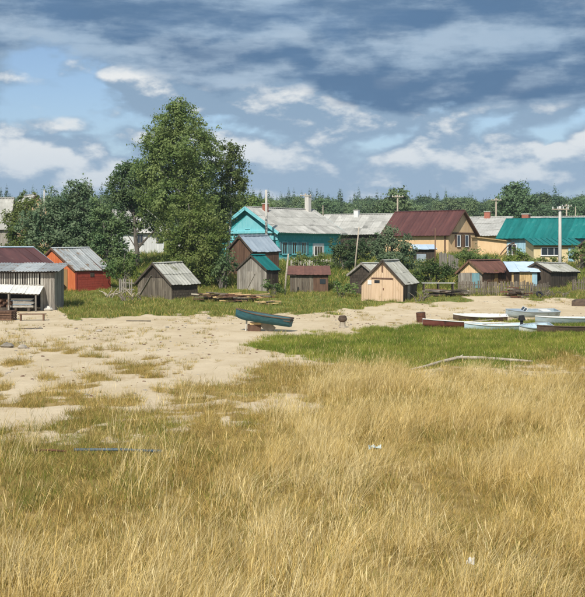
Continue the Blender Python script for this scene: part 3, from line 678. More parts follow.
def pile(name, label, cat, px, Y, n, ln, mats, spread, hgt_, seed, rz=0):
    rr = random.Random(seed); p = at(px, Y); r = thing(name, label, cat, p, rz)
    for k in range(n):
        lay = k / n * hgt_; a = rr.gauss(0, .25); cx_, cy_ = rr.uniform(-spread, spread), rr.uniform(-.5, .5); l_ = ln * rr.uniform(.6, 1.1)
        d = Vector((math.cos(a), math.sin(a), rr.uniform(-.08, .08))) * l_ / 2
        c = Vector((cx_, cy_, lay + .08))
        MB().bar(c - d, c + d, rr.uniform(.12, .22), rr.uniform(.05, .1)).build('plank', rr.choice(mats), r)
pile('plank_pile', 'long heap of old boards right of the dark weathered shed', 'planks', 238, 92.6, 34, 1.5, ['rawwood', 'rust', 'brownwood', 'oldwood', 'oldwood', 'brownwood', 'driftwood'], 1.5, .6, 1)
pile('plank_pile', 'low heap of tan boards before the grey plank shed', 'planks', 264, 92.0, 24, 1.7, ['rawwood', 'brownwood', 'oldwood', 'rust'], 1.2, .5, 2)
pile('plank_pile', 'grey timber heap between peach shed and picket fence', 'planks', 428, 97.5, 20, 2.2, ['brownwood', 'greywood', 'darkwood'], 1.2, .5, 3)
pile('plank_pile', 'rusty scrap heap in front of the picket fence', 'scrap', 489, 95.6, 18, 1.3, ['rust', 'oldwood', 'darkwood', 'darkwood'], .7, .75, 4)
pile('plank_pile', 'small tan board scraps in grass right of the board heaps', 'planks', 281, 89.5, 10, .9, ['rawwood', 'oldwood'], .6, .22, 9)
def branches(px, Y, label, seed, n=26, mat='driftwood', hgt_=1.0, wid=1.2):
    rr = random.Random(seed); r = thing('branch_pile', label, 'branches', at(px, Y))
    for k in range(n):
        a = Vector((rr.uniform(-wid, wid), rr.uniform(-.5, .5), -.03)); e = a + Vector((rr.uniform(-.9, .9), rr.uniform(-.4, .4), rr.uniform(.3, hgt_)))
        mid = (a + e) / 2 + Vector((rr.uniform(-.15, .15), 0, .1)); MB().tube([a, mid, e], [.055, .04, .02], 5).build('branch', mat, r)
branches(156, 96, 'tangle of pale branches between red shed and dark shed', 11, 20, mat='driftwood', hgt_=.95)
branches(171, 93.5, 'low pale brushwood leaning on the dark weathered shed', 12, 14, mat='oldwood', hgt_=.7)
branches(520, 96.5, 'heap of pale roots and logs right of the picket fence', 13, 22, mat='oldwood', hgt_=.7, wid=1.0)
branches(407, 92.5, 'bundle of pale sticks beside the peach shed', 15, 8, mat='oldwood', hgt_=.9, wid=.25)
def table(px, Y, label, wd, ht, mat, dp=.9):
    r = thing('work_table', label, 'table', at(px, Y))
    for k in range(4): MB().box(-wd / 2, wd / 2, -dp / 2 + k * dp / 4, -dp / 2 + (k + 1) * dp / 4 - .02, ht, ht + .07).build('plank', mat, r)
    for x in (-wd / 2 + .15, 0, wd / 2 - .15):
        for y in (-dp / 2 + .1, dp / 2 - .1): MB().box(x - .05, x + .05, y - .05, y + .05, -.2, ht).build('leg', 'darkwood', r)
table(423, 99, 'long grey plank table right of the peach shed', 2.7, .95, 'slatemoss')
def fence(px0, Y0, px1, Y1, ht, name, label, mat, gapw=.02, pw=.11, rails=True, jit=.06, low=-.2):
    a, c = at(px0, Y0), at(px1, Y1); d = c - a; ln = Vector((d.x, d.y)).length; rz = math.atan2(d.y, d.x)
    r = thing(name, label, 'fence', a, rz); n = int(ln / (pw + gapw))
    zz = lambda x: hz(a.x + math.cos(rz) * x, a.y + math.sin(rz) * x) - a.z
    for i in range(n):
        x = i * (pw + gapw); z = zz(x); t = ht + random.uniform(-jit, jit) * (3 if random.random() < .15 else 1); l_ = random.uniform(-.05, .05)
        if random.random() < .06: continue
        MB().hexa([(x, -.015, z + low), (x + pw, -.015, z + low), (x + pw, .015, z + low), (x, .015, z + low), (x + l_, -.015, z + t), (x + pw + l_, -.015, z + t), (x + pw + l_, .015, z + t), (x + l_, .015, z + t)]).build('picket', mat, r)
    for k in range(int(ln / 2) + 1):
        x = min(k * 2.0, ln); MB().box(x - .06, x + .06, .02, .14, zz(x) + low, zz(x) + ht * .95).build('post', mat, r)
    if rails:
        for f in (.3, .75):
            MB().bar((0, .05, ht * f), (ln, .05, zz(ln) + ht * f), .05, .08).build('rail', mat, r)
fence(440, 98.5, 503, 97.5, 1.15, 'picket_fence', 'weathered grey picket fence before the rust-red roofed shed', 'oldwood', .05)
fence(502, 98, 517, 99, .95, 'picket_fence', 'short grey paling fence beside the root heap', 'oldwood', .09)
fence(424, 122, 440, 119, 1.75, 'plank_fence', 'tall grey plank fence below the brown-roofed house', 'greywood', .015, .16)
fence(156, 100, 168, 99, 1.2, 'picket_fence', 'leaning grey fence between red shed and dark shed', 'greywood', .12)
fence(300, 122, 345, 124, 1.0, 'picket_fence', 'faded fence on the slope under the turquoise house', 'paleplank', .14)
fence(536, 101, 640, 101, 1.1, 'picket_fence', 'grey fence at the right edge behind the sand', 'oldwood', .1)
def pole(px, ytop, Y, label, mat, r0=.14, arms=0, name='power_pole', lean_=0.0, cat='pole', ins=True):
    p = at(px, Y); H = CAMZ - (ytop - HY) / F * Y - p.z; r = thing(name, label, cat, p)
    MB().tube([(0, 0, -.5), (lean_ * .5, 0, H * .5), (lean_, 0, H)], [r0, r0 * .9, r0 * .75], 8).build('post', mat, r, True)
    for k in range(arms):
        z = H - .35 - .6 * k; MB().box(lean_ - .8, lean_ + .8, -r0 - .1, -r0, z, z + .1).build('cross_arm', 'polewood', r)
        for x in (-.7, -.25, .25, .7): MB().tube([(lean_ + x, -r0 - .05, z + .1), (lean_ + x, -r0 - .05, z + .28)], .05, 6).build('insulator', 'white', r)
    return p, H
PO = {}
PO[0] = pole(525, 227.5, 110, 'concrete power pole rising in front of the teal roof', 'concrete', .17, 1)
PO[1] = pole(530.5, 226, 190, 'far power pole just right of the concrete pole', 'polewood', .14, 1)
PO[2] = pole(471.5, 221, 185, 'power pole between the two red chimneys', 'polewood', .16, 1)
PO[3] = pole(389, 218, 165, 'power pole left of the brown ridge', 'polewood', .15, 1)
PO[4] = pole(279, 214, 128, 'pale pole standing before the turquoise gable', 'concrete', .16, 0)
PO[5] = pole(312, 217, 175, 'power pole rising behind the turquoise ridge', 'polewood', .16, 1)
pole(352.5, 245, 118, 'thin bent pole in bushes left of the peach shed', 'polewood', .08, 0, lean_=.5)
pole(326.5, 227, 190, 'thin pole between turquoise and grey roofs', 'polewood', .09, 0)
pole(538, 228, 200, 'thin pole at far right above the roofs', 'polewood', .08, 0)
pole(294, 267.5, 98.5, 'pale leaning post in front of the rust-roofed low shed', 'driftwood', .09, 0, 'leaning_post', .35, 'post')
pole(420.5, 246, 121, 'brown post before the cream house wall', 'brownwood', .07, 0, 'wooden_post', 0, 'post')
pole(93, 213, 170, 'pale post poking above the willow', 'concrete', .12, 0)
def wire(i, j, label, off=0.0, sag=.8):
    (p, H), (q_, K) = PO[i], PO[j]; a = p + Vector((off, -.2, H - .1)); c = q_ + Vector((off, -.2, K - .1))
    pts = [a.lerp(c, t) - Vector((0, 0, sag * 4 * t * (1 - t))) for t in [k / 12 for k in range(13)]]
    tag(MB().tube(pts, .012, 4).build('power_line', 'rubber'), label, 'wire')
wire(2, 3, 'thin wire between poles above the brown roof', -.3); wire(2, 1, 'thin wire between poles above the teal roof', .3); wire(5, 3, 'thin wire above the grey slate roof', .3)

# ---------------------------------------------------------------- shore objects
def boat(name, label, px, py, L, W, D, rz, hull, inner, rim, pitch=0.0, roll=0.0, lift=0.0, flip=False, transom=.75, seats=3, cat='boat', group=None):
    Y = F * CAMZ / (py - HY); p = at(px, Y); r = thing(name, label, cat, (p.x, p.y, p.z + lift), R(rz), group)
    r.rotation_euler = (R(roll) + (math.pi if flip else 0), R(pitch), R(rz))
    ns, nc = 15, 4; ring_o, ring_i = [], []
    for i in range(ns):
        t = i / (ns - 1); x = (t - .5) * L       # t=0 bow at -x
        wd = W / 2 * min(1, (1 - (1 - min(t / .55, 1)) ** 2.2)) * (1 - (1 - transom) * max(0, (t - .55) / .45) ** 2); wd = max(wd, .02)
        she = D * (1 + .32 * (1 - t) ** 3 + .08 * t ** 3); kel = D * .30 * max(0, 1 - t / .22) ** 2
        x -= .18 * L * 0
        def ring(k, th): return [(x, 0, kel + th), (x, wd * .62 - th * .3, kel + .01 + th), (x, wd * .86 - th, kel + (she - kel) * .45 + th * .5), (x, wd - th, she)]
        o_, n_ = ring(0, 0), ring(0, .03)
        full = lambda q_: [(a, -b_, c) for a, b_, c in q_[::-1]] + q_[1:]
        ring_o.append(full(o_)); ring_i.append(full(n_))
    k = len(ring_o[0]); vo = [v for r_ in ring_o for v in r_]; vi = [v for r_ in ring_i for v in r_]
    fo = [(i * k + j, (i + 1) * k + j, (i + 1) * k + j + 1, i * k + j + 1) for i in range(ns - 1) for j in range(k - 1)]
    m = MB(); m.add(vo, fo); m.add([vo[(ns - 1) * k + j] for j in range(k)], [tuple(range(k))]); h_ = m.build('hull', hull, r, True)
    m = MB(); m.add(vi, [f[::-1] for f in fo]); m.add([(v[0] - .03, v[1], v[2]) for v in vi[(ns - 1) * k:]], [tuple(range(k))[::-1]]); m.build('lining', inner, r, True)
    for s_, idx in ((-1, 0), (1, k - 1)):
        m = MB(); m.tube([Vector(ring_o[i][idx]) + Vector((0, -s_ * -.005, .01)) for i in range(ns)], .032, 6); m.build('gunwale', rim, r)
    e = ring_o[-1]; MB().bar(Vector(e[0]) + Vector((.01, 0, 0)), Vector(e[-1]) + Vector((.01, 0, 0)), .06, .07).build('transom_cap', rim, r)
    for q_ in range(seats):
        t = .3 + .5 * q_ / max(1, seats - 1); i = int(t * (ns - 1)); y_ = min(ring_i[i][-1][1], ring_i[max(i - 1, 0)][-1][1]) * .84; x = ring_i[i][0][0]
        MB().box(x - .12, x + .12, -y_, y_, D * .66, D * .70).build('seat', rim, r)
    return r, L, D
r, L, D = boat('rowing_boat', 'worn teal rowing boat propped on blocks on the sand', 276, 332.5, 3.15, 1.15, .42, -14, 'boatteal', 'boatteal', 'boatdark', pitch=7.5, roll=1, lift=.47, seats=3)
MB().box(L / 2 - .35, L / 2 + .02, -.46, .46, .30, .36).build('stern_deck', 'boatdark', r)
sp = thing('boat_support', 'dark timber block and stones under the teal rowing boat', 'blocks', at(273, 65))
MB().box(-.62, .1, -.25, .3, -.05, .36).build('block', 'brownwood', sp); MB().box(-.5, .12, -.28, .32, .365, .47).build('plank', 'rawwood', sp)
MB().bar((.2, -.1, .5), (.75, -.2, 0), .5, .1, (0, 1, .1)).build('leaning_slab', 'stone', sp); MB().bar((-.66, .1, .75), (-.72, -.1, -.05), .07).build('prop', 'paleplank', sp)
boat('wooden_boat', 'maroon wooden boat with pale rim, bow nearest the rusty drum', 447, 330.5, 5.0, 1.2, .34, 4, 'boatmaroon', 'boatgrey', 'boatwhite', pitch=2, roll=-3, lift=.02)
boat('wooden_boat', 'pale blue open boat beached in front of the maroon boat', 470, 332.5, 3.3, 1.1, .34, 5, 'boatblue', 'boatblue', 'boatwhite', roll=4, transom=.85)
boat('wooden_boat', 'brown boat with white lining behind the maroon boat', 458, 324, 3.3, 1.0, .32, -4, 'boatdark', 'boatwhite', 'boatwhite', roll=8)
r, L, D = boat('motor_boat', 'grey metal motorboat with low windscreen behind the other boats', 501, 320.5, 3.5, 1.3, .40, 8, 'boatgrey', 'boatgrey', 'bluetin', transom=.9, seats=2, roll=6)
for y_ in (-.48, 0, .48): MB().bar((-.62, y_, D - .02), (-.42, y_, D + .24), .035).build('windscreen_post', 'boatwhite', r)
MB().hexa([(-.60, -.47, D), (-.60, .47, D), (-.59, .47, D), (-.59, -.47, D), (-.43, -.47, D + .22), (-.43, .47, D + .22), (-.42, .47, D + .22), (-.42, -.47, D + .22)]).build('windscreen', 'pane', r)
MB().bar((-.42, -.52, D + .24), (-.42, .52, D + .24), .04).build('windscreen_rail', 'boatwhite', r); MB().hexa([(-1.45, -.22, D), (-.62, -.5, D), (-.62, .5, D), (-1.45, .22, D), (-1.45, -.18, D + .1), (-.62, -.46, D + .06), (-.62, .46, D + .06), (-1.45, .18, D + .1)]).build('foredeck', 'bluetin', r)
MB().box(.6, 1.2, -.45, .45, D * .5, D + .06).build('tarpaulin', 'asbestos', r)
boat('wooden_boat', 'short white boat between pale blue boat and dark hull', 504, 333.2, 1.8, .95, .33, 12, 'boatwhite', 'boatblue', 'bluetin', roll=12, pitch=-4, seats=2)
boat('wooden_boat', 'long blue-grey boat reaching the right edge behind the dark hull', 540, 326.5, 5.2, 1.2, .38, 6, 'boatgrey', 'boatblue', 'boatwhite', transom=.8)
boat('wooden_boat', 'low dark brown hull lying in grass at the right edge', 534, 334.5, 3.6, 1.0, .34, 4, 'boatdark', 'boatdark', 'boatdark', roll=-4)
boat('wooden_boat', 'upturned dark boat on sand at the far right edge', 549, 313.5, 3.0, 1.2, .42, 22, 'boatdark', 'boatdark', 'boatdark', flip=True, lift=.5, seats=0)
def oar(px, py, rz, tilt, label):
    Y = F * CAMZ / (py - HY); r = thing('oar', label, 'oar', at(px, Y, .40)); r.rotation_euler = (0, R(tilt), R(rz))
    MB().tube([(-1.0, 0, 0), (.7, 0, 0)], .022, 6).build('shaft', 'polewood', r); MB().hexa([(.68, -.05, -.012), (1.15, -.08, -.012), (1.15, .08, -.012), (.68, .05, -.012), (.68, -.05, .012), (1.15, -.08, .006), (1.15, .08, .006), (.68, .05, .012)]).build('blade', 'paleplank', r)
oar(452, 330.2, 8, -4, 'wooden oar laid along the maroon boat'); oar(473, 332.2, -6, -3, 'wooden oar laid across the pale blue boat')
def plank_on_ground(px, py, ln, rz, mat, label):
    Y = F * CAMZ / (py - HY); o = thing('loose_plank', label, 'plank', at(px, Y), R(rz)); MB().box(-ln / 2, ln / 2, -.08, .08, 0, .06).build('board', mat, o)
plank_on_ground(424, 327.5, 1.6, 12, 'oldwood', 'weathered plank on sand behind the rusty drum')
plank_on_ground(480, 327.5, 2.2, -5, 'darkwood', 'dark plank between the maroon boat and motorboat')
plank_on_ground(520, 328.8, 1.8, 8, 'greywood', 'grey plank between the boats at right')
plank_on_ground(82, 330.5, 1.3, 4, 'oldwood', 'weathered plank on sand below the low bench')
plank_on_ground(172, 324.5, 1.5, -3, 'oldwood', 'thin driftwood plank at the sand edge before the dark shed')
def rope(px0, py0, px1, py1, label):
    a = at(px0, F * CAMZ / (py0 - HY), .3); c = at(px1, F * CAMZ / (py1 - HY), .03); pts = []
    for k in range(13):
        t = k / 12; p = a.lerp(c, t) + Vector((.12 * math.sin(t * 9), .2 * math.sin(t * 5), 0)); p.z = max(hz(p.x, p.y) + .02, a.z * (1 - t * 3)); pts.append(p)
    tag(MB().tube(pts, .014, 5).build('mooring_rope', 'driftwood'), label, 'rope')
rope(414, 328.8, 398, 331, 'slack rope from the maroon bow onto sand')
def outboard(px, py):
    Y = F * CAMZ / (py - HY); r = thing('outboard_motor', 'black outboard motor leaning between blue and white boats', 'motor', at(px, Y), R(20))
    MB().hexa([(-.16, -.12, .62), (.16, -.12, .62), (.16, .12, .62), (-.16, .12, .62), (-.12, -.1, .88), (.10, -.1, .9), (.10, .1, .9), (-.12, .1, .88)]).build('cowling', 'rubber', r)
    MB().bar((0, 0, .0), (0, 0, .64), .1, .14).build('leg', 'rubber', r); MB().box(-.2, .1, -.04, .04, .08, .14).build('cavitation_plate', 'boatgrey', r)
    for k in range(3):
        a = k * math.tau / 3; MB().bar((.1, 0, .04), (.1, .12 * math.cos(a), .08 + .12 * math.sin(a)), .06, .02).build('propeller_blade', 'boatgrey', r)
    MB().bar((-.1, 0, .72), (-.5, .05, .8), .04).build('tiller', 'rubber', r)
outboard(493, 333)
def drum(px, py):
    Y = F * CAMZ / (py - HY); r = thing('rusty_drum', 'rusty tipped drum standing left of the boats', 'drum', at(px, Y)); r.rotation_euler = (R(3), R(-5), 0)
    n = [(0, .26), (.03, .29), (.2, .28), (.22, .30), (.24, .28), (.42, .28), (.44, .30), (.46, .28), (.62, .29), (.64, .27)]
    MB().tube([(0, 0, z - .03) for z, _ in n], [q_ for _, q_ in n], 14).build('shell', 'rust', r); MB().tube([(0, 0, .605), (0, 0, .62)], .24, 14).build('lid', 'darkwood', r)
drum(409, 325)
def stump(px, py):
    Y = F * CAMZ / (py - HY); p = at(px, Y)
    r = thing('tree_stump', 'pale short stump on sand carrying a dark pot', 'stump', p)
    MB().tube([(0, 0, -.1), (0, 0, .05), (0, 0, .2), (.01, 0, .32)], [.25, .2, .16, .17], 10).build('stem', 'driftwood', r)
    for k in range(4):
        a = k * 1.6 + .3; MB().tube([(0, 0, .1), (.28 * math.cos(a), .28 * math.sin(a), -.03)], [.07, .03], 6).build('root', 'driftwood', r)
    t = thing('iron_pot', 'dark round iron pot set on the pale stump', 'pot', p + Vector((0, 0, .32)))
    pr = [(0, .1), (.03, .19), (.12, .25), (.22, .25), (.3, .2), (.32, .22), (.34, .22)]
    MB().tube([(0, 0, z) for z, _ in pr], [q_ for _, q_ in pr], 14).build('body', 'boatdark', t, True); MB().tube([(0, 0, .34), (0, 0, .37)], [.2, .12], 12).build('lid', 'boatdark', t)
stump(343, 329.5)
def log():
    pts = [(400, 366.5, .07), (412, 364, .1), (425, 361.5, .14), (440, 358.6, .17), (460, 358.6, .15), (485, 359.6, .13), (502, 359.8, .1)]
    P = []
    for px, py, z in pts:
        Y = F * CAMZ / (py - HY); P.append(at(px, Y, z))
    o = thing('driftwood_log', 'long bleached driftwood log between green and dry grass', 'log', (P[3].x, P[3].y, P[3].z - .17)); c = Vector(o.location)
    MB().tube([p - c for p in P], [.025, .05, .06, .07, .065, .06, .04], 8).build('trunk', 'driftwood', o, True)
    MB().tube([P[3] - c, P[3] - c + Vector((.2, .15, .1))], [.04, .015], 6).build('branch_stub', 'driftwood', o)
log()
def pipe(px0, px1, py, label, mat, rad):
    Y = F * CAMZ / (py - HY); a, c = at(px0, Y, .12), at(px1, Y * .995, .12); o = thing('metal_pipe', label, 'pipe', a)
    MB().tube([Vector((0, 0, 0)), (c - a) * .5 + Vector((0, 0, .02)), c - a], rad, 10).build('tube', mat, o, True)
    MB().tube([(c - a) * .55, (c - a) * .57], rad * 1.3, 10).build('coupling', 'rust', o)
pipe(118, 192, 437, 'blue-grey pipe lying in the short grass on the left', 'bluepipe', .032)
pipe(84, 112, 437.5, 'short rusty pipe left of the blue-grey one', 'rust', .022)
def litter(px, py, label, mat, s, seed, z):
    Y = F * CAMZ / (py - HY); o = thing('plastic_scrap', label, 'litter', at(px, Y, z)); rr = random.Random(seed); m = MB(); vs = []
    n = 6
    for i in range(n):
        for j in range(n): vs.append(((i / 5 - .5) * s * 2, (j / 5 - .5) * s, .06 + rr.uniform(-.05, .06)))
    m.add(vs + [(x, y, z - .008) for x, y, z in vs], [(i * n + j, i * n + j + 1, (i + 1) * n + j + 1, (i + 1) * n + j) for i in range(n - 1) for j in range(n - 1)]
          + [(36 + i * n + j, 36 + (i + 1) * n + j, 36 + (i + 1) * n + j + 1, 36 + i * n + j + 1) for i in range(n - 1) for j in range(n - 1)])
    m.build('sheet', mat, o)
litter(370, 444, 'crumpled pale blue plastic lying on dry grass', 'boatblue', .13, 2, .32)
litter(450, 556, 'white plastic scrap in foreground grass at bottom right', 'white', .05, 4, .40)
for k, (px, py, s_) in enumerate(((139, 333, .16), (62, 346, .3), (75, 347, .22), (196, 330, .12), (231, 322, .14))):
    Y = F * CAMZ / (py - HY); o = thing('stone', ['small dark stone alone on the sand below the red shed', 'largest dark stone on sand near the left edge', 'flat stone right of the largest left one', 'small stone on sand before the dark weathered shed', 'small stone on sand left of the teal boat'][k], 'stone', at(px, Y)); rock('body', 'stone', o, (0, 0, s_ * .25), s_, s_ * .8, s_ * .55, 20 + k)
def tyre(px, Y, label, lean_):
    o = thing('old_tyre', label, 'tyre', at(px, Y, .28)); o.rotation_euler = (R(90 - lean_), 0, R(20)); n, k = 18, 8; vs = []
    for i in range(n):
        a = i * math.tau / n
        for j in range(k):
            t = j * math.tau / k; rr = .23 + .09 * math.cos(t); vs.append((rr * math.cos(a), rr * math.sin(a), .09 * math.sin(t)))
    MB().add(vs, [(i * k + j, ((i + 1) % n) * k + j, ((i + 1) % n) * k + (j + 1) % k, i * k + (j + 1) % k) for i in range(n) for j in range(k)]).build('ring', 'rubber', o, True)
tyre(508, 95.6, 'old black tyre beside the root heap', 40)

# ---------------------------------------------------------------- trees and bushes
def leaf_mesh(name, C, S, N, mat, parent, aspect=.6):
    """leaf quads at centres C with size S and normals N"""
    n = len(C); a = RNG.normal(size=(n, 3)); u = np.cross(N, a); u /= np.linalg.norm(u, axis=1)[:, None] + 1e-9
    v = np.cross(N, u); S = S[:, None]
    q_ = np.stack([C - u * S, C - v * S * aspect + N * S * .12, C + u * S, C + v * S * aspect + N * S * .12], 1).reshape(-1, 3)
    me = bpy.data.meshes.new(name); me.vertices.add(n * 4); me.vertices.foreach_set('co', q_.ravel())
    me.loops.add(n * 4); me.loops.foreach_set('vertex_index', np.arange(n * 4)); me.polygons.add(n)
    me.polygons.foreach_set('loop_start', np.arange(n) * 4); me.polygons.foreach_set('loop_total', np.full(n, 4)); me.update(calc_edges=True)
    me.materials.append(MATS[mat])
    o = bpy.data.objects.new(name, me)
    if parent is not None: COL.objects.link(o); o.parent = parent
    return o
def crown_points(lobes, per, leaf, seed, clump=.75, squash=.8, hollow=.2):
    """lobes: (x,y,z,rx,ry,rz); clumps on branch ends through each lobe's volume, leaves round each clump"""
    g = np.random.default_rng(seed); Cs, Ns, tips = [], [], []
    for (x, y, z, rx, ry, rz) in lobes:
        vol = rx * ry * rz; n = max(6, int(per * vol ** .66))
        d = g.normal(size=(n, 3)); d /= np.linalg.norm(d, axis=1)[:, None]
        rad = (hollow + (1 - hollow) * g.random(n) ** .6) * (1 + .22 * g.normal(size=n))
        c = np.array([x, y, z]) + d * rad[:, None] * np.array([rx, ry, rz]); tips.append(c)
        ns_ = max(2, int(n * .14)); d2 = g.normal(size=(ns_, 3)); d2[:, 2] = np.abs(d2[:, 2]) * .9 - .15; d2 /= np.linalg.norm(d2, axis=1)[:, None]
        c = np.concatenate([c, np.array([x, y, z]) + d2 * g.uniform(1.02, 1.38, ns_)[:, None] * np.array([rx, ry, rz])]); d = np.concatenate([d, d2])
        for k in range(n + ns_):
            cl = clump * g.uniform(.5, 1.25); m = int(g.uniform(.5, 1.3) * leaf)
            if k >= n: cl *= .6; m = int(m * .45)
            p = g.normal(size=(m, 3)) * np.array([cl, cl, cl * squash]) * .5
            Cs.append(c[k] + p)
            nn = p / (np.linalg.norm(p, axis=1)[:, None] + 1e-6) * .5 + d[k] * .4 + np.array([0, 0, .45]) + g.normal(size=(m, 3)) * .55
            Ns.append(nn / np.linalg.norm(nn, axis=1)[:, None])
    return np.concatenate(Cs), np.concatenate(Ns), np.concatenate(tips)
def tree(name, label, cat, px, Y, lobes, mat, per=26, leaf=26, size=.2, bark='bark', trunk_r=.2, seed=1, stems=1, clump=.8, limbs=26, group=None, dz=0.0):
    """lobes in photo pixels: (px, py, rx, ry) at the tree's own distance, with depth as wide as rx"""
    p = at(px, Y, dz); r = thing(name, label, cat, p, 0, group); k = Y / F; g = np.random.default_rng(seed + 100)
    lb = [((lx - px) * k, g.uniform(-.35, .35) * rx * k, CAMZ - (ly - HY) * k - p.z, rx * k, rx * k * .9, ry * k) for lx, ly, rx, ry in lobes]
    C, N, tips = crown_points(lb, per * .66, int(leaf * 1.8), seed, clump * .72)
    keep = C[:, 2] > .05; C, N = C[keep], N[keep]
    S = size * .72 * g.uniform(.6, 1.25, len(C)); leaf_mesh('crown', C, S, N, mat, r)
    top = max(z + rz_ * .75 for _, _, z, _, _, rz_ in lb); tx = max(lb, key=lambda q_: q_[2])
    m = MB(); trunks = []
    for s_ in range(stems):
        o = Vector((g.uniform(-.3, .3) * (stems > 1), g.uniform(-.3, .3) * (stems > 1), -.3)); e = Vector((tx[0] + g.uniform(-.8, .8) * (stems > 1), tx[1], top * (1 - .15 * s_)))
        pts = [o.lerp(e, t) + Vector((g.uniform(-.12, .12), g.uniform(-.12, .12), 0)) * (0 < t < 1) for t in np.linspace(0, 1, 7)]
        m.tube(pts, [trunk_r * (1.15 - .22 * i + .012 * i * i) if i < 6 else .02 for i in range(7)], 8); trunks.append(pts)
    tr = m.build('trunk', bark, r, True)
    idx = g.choice(len(tips), min(limbs, len(tips)), replace=False); m = MB()
    for i in idx:
        t = Vector(tips[i]); pts = trunks[int(g.integers(len(trunks)))]
        f = min(max((t.z - .8 - (t - pts[0]).xy.length * .6) / max(top, 1), .12), .92) * 6; j = int(f); s0 = pts[j].lerp(pts[min(j + 1, 6)], f - j)
        md = (s0 + t) / 2 + Vector((0, 0, .15)); rr = max(.02, trunk_r * .35 * (1 - f / 8)); MB().tube([s0, md, t], [rr, rr * .6, .012], 5).build('limb', bark, tr)
    return r
tree('birch_tree', 'tallest birch with ragged crown above the dark shed', 'tree', 208, 116, [(205, 144, 8, 10), (201, 154, 12, 10), (212, 160, 13, 14), (192, 168, 13, 14), (204, 180, 26, 22), (186, 200, 20, 18), (218, 200, 24, 24), (198, 222, 28, 24), (222, 232, 20, 24), (190, 178, 14, 16), (228, 172, 9, 14)], 'leaf_birch', 34, 30, .17, 'birchbark', .28, 1, clump=.85, limbs=46)
tree('birch_tree', 'slimmer birch with drooping crown right of the tallest one', 'tree', 246, 121, [(252, 184, 9, 12), (246, 200, 13, 15), (256, 206, 9, 16), (243, 222, 14, 18), (236, 190, 8, 16), (240, 248, 12, 20)], 'leaf_birch', 34, 28, .17, 'birchbark', .18, 2, clump=.75)
tree('poplar_tree', 'dark leafy tree left of the tallest birch', 'tree', 172, 124, [(164, 198, 11, 10), (172, 212, 18, 16), (158, 222, 13, 14), (180, 232, 16, 16), (160, 244, 9, 10), (196, 238, 8, 10), (152, 206, 6, 7)], 'leaf_dark', 32, 30, .19, 'bark', .25, 3, clump=.85)
tree('willow_bush', 'bright bushy willow at the foot of the tallest birch', 'tree', 217, 106, [(220, 240, 18, 20), (208, 258, 18, 18), (232, 262, 15, 22), (215, 278, 22, 16), (236, 282, 11, 14), (200, 274, 8, 14)], 'leaf_bright', 36, 30, .16, 'bark', .14, 4, stems=3, clump=.75)
tree('willow_tree', 'broad silver-green willow behind the red shed', 'tree', 112, 122, [(104, 232, 16, 16), (122, 232, 16, 18), (88, 246, 14, 16), (112, 254, 24, 18), (134, 246, 14, 20), (118, 218, 8, 10), (128, 214, 4, 8)], 'leaf_willow', 36, 30, .2, 'bark', .22, 5, stems=2, clump=.8)
tree('willow_tree', 'yellowish-green willow nearest the left edge', 'tree', 76, 126, [(78, 228, 10, 12), (70, 244, 10, 14), (82, 250, 12, 16), (74, 262, 14, 12)], 'leaf_bright', 34, 28, .18, 'bark', .16, 6, stems=2, clump=.75)
tree('alder_tree', 'dark alder between red shed and tall birch', 'tree', 146, 118, [(142, 232, 10, 14), (152, 246, 12, 16), (140, 262, 12, 16), (154, 268, 10, 16), (148, 280, 12, 12)], 'leaf_dark', 34, 30, .18, 'bark', .16, 7, stems=2, clump=.75)
tree('leafy_bush', 'dark green bush between red shed and branch tangle', 'bush', 160, 103, [(152, 280, 10, 10), (164, 276, 10, 12)], 'leaf_bush', 34, 28, .15, 'bark', .08, 8, stems=3, clump=.6)
tree('willow_tree', 'grey-green willow left of the brown-roofed house', 'tree', 384, 120, [(384, 254, 10, 10), (374, 262, 10, 10), (394, 264, 9, 12), (382, 276, 16, 12), (398, 280, 8, 10)], 'leaf_willow', 36, 30, .16, 'bark', .14, 9, stems=3, clump=.65)
tree('leafy_bush', 'dark bush beside the turquoise house wall', 'bush', 345, 122, [(340, 262, 9, 10), (352, 266, 10, 11), (360, 262, 7, 10), (346, 276, 12, 8)], 'leaf_dark', 34, 28, .16, 'bark', .1, 10, stems=3, clump=.6)
tree('leafy_bush', 'rounded green bush right of the peach shed', 'bush', 420, 107, [(414, 280, 12, 10), (428, 282, 10, 9), (406, 288, 9, 7)], 'leaf_bush', 36, 30, .14, 'bark', .08, 11, stems=3, clump=.55)
tree('leafy_bush', 'green bush below the brown gable windows', 'bush', 452, 116, [(446, 268, 8, 6), (456, 271, 10, 6), (466, 273, 6, 5)], 'leaf_bush', 34, 28, .15, 'bark', .08, 12, stems=3, clump=.55)
tree('leafy_bush', 'sparse bush before the pale blue wall', 'bush', 492, 118, [(490, 268, 7, 6), (500, 271, 6, 6), (484, 272, 5, 5)], 'leaf_bright', 24, 24, .15, 'bark', .06, 13, stems=3, clump=.55)
tree('leafy_bush', 'bush right of the pale yellow annex', 'bush', 540, 120, [(538, 269, 8, 6), (550, 267, 8, 8)], 'leaf_bush', 34, 28, .16, 'bark', .08, 14, stems=3, clump=.55)
tree('leafy_bush', 'low flowering bush under the annex window', 'bush', 515, 119, [(510, 273, 8, 3.5), (522, 273, 7, 3.5)], 'leaf_bright', 30, 26, .13, 'bark', .05, 15, stems=3, clump=.45)
tree('leafy_bush', 'grassy shrub left of the dark shed near peach shed', 'bush', 342, 96, [(340, 295, 7, 5), (350, 297, 7, 4)], 'leaf_bush', 34, 28, .13, 'bark', .06, 16, stems=3, clump=.5)
tree('leafy_bush', 'shrub at the corner of the rust-roofed low shed', 'bush', 284, 98, [(281, 294, 5, 5), (289, 297, 6, 4)], 'leaf_bush', 32, 26, .13, 'bark', .06, 17, stems=3, clump=.5)
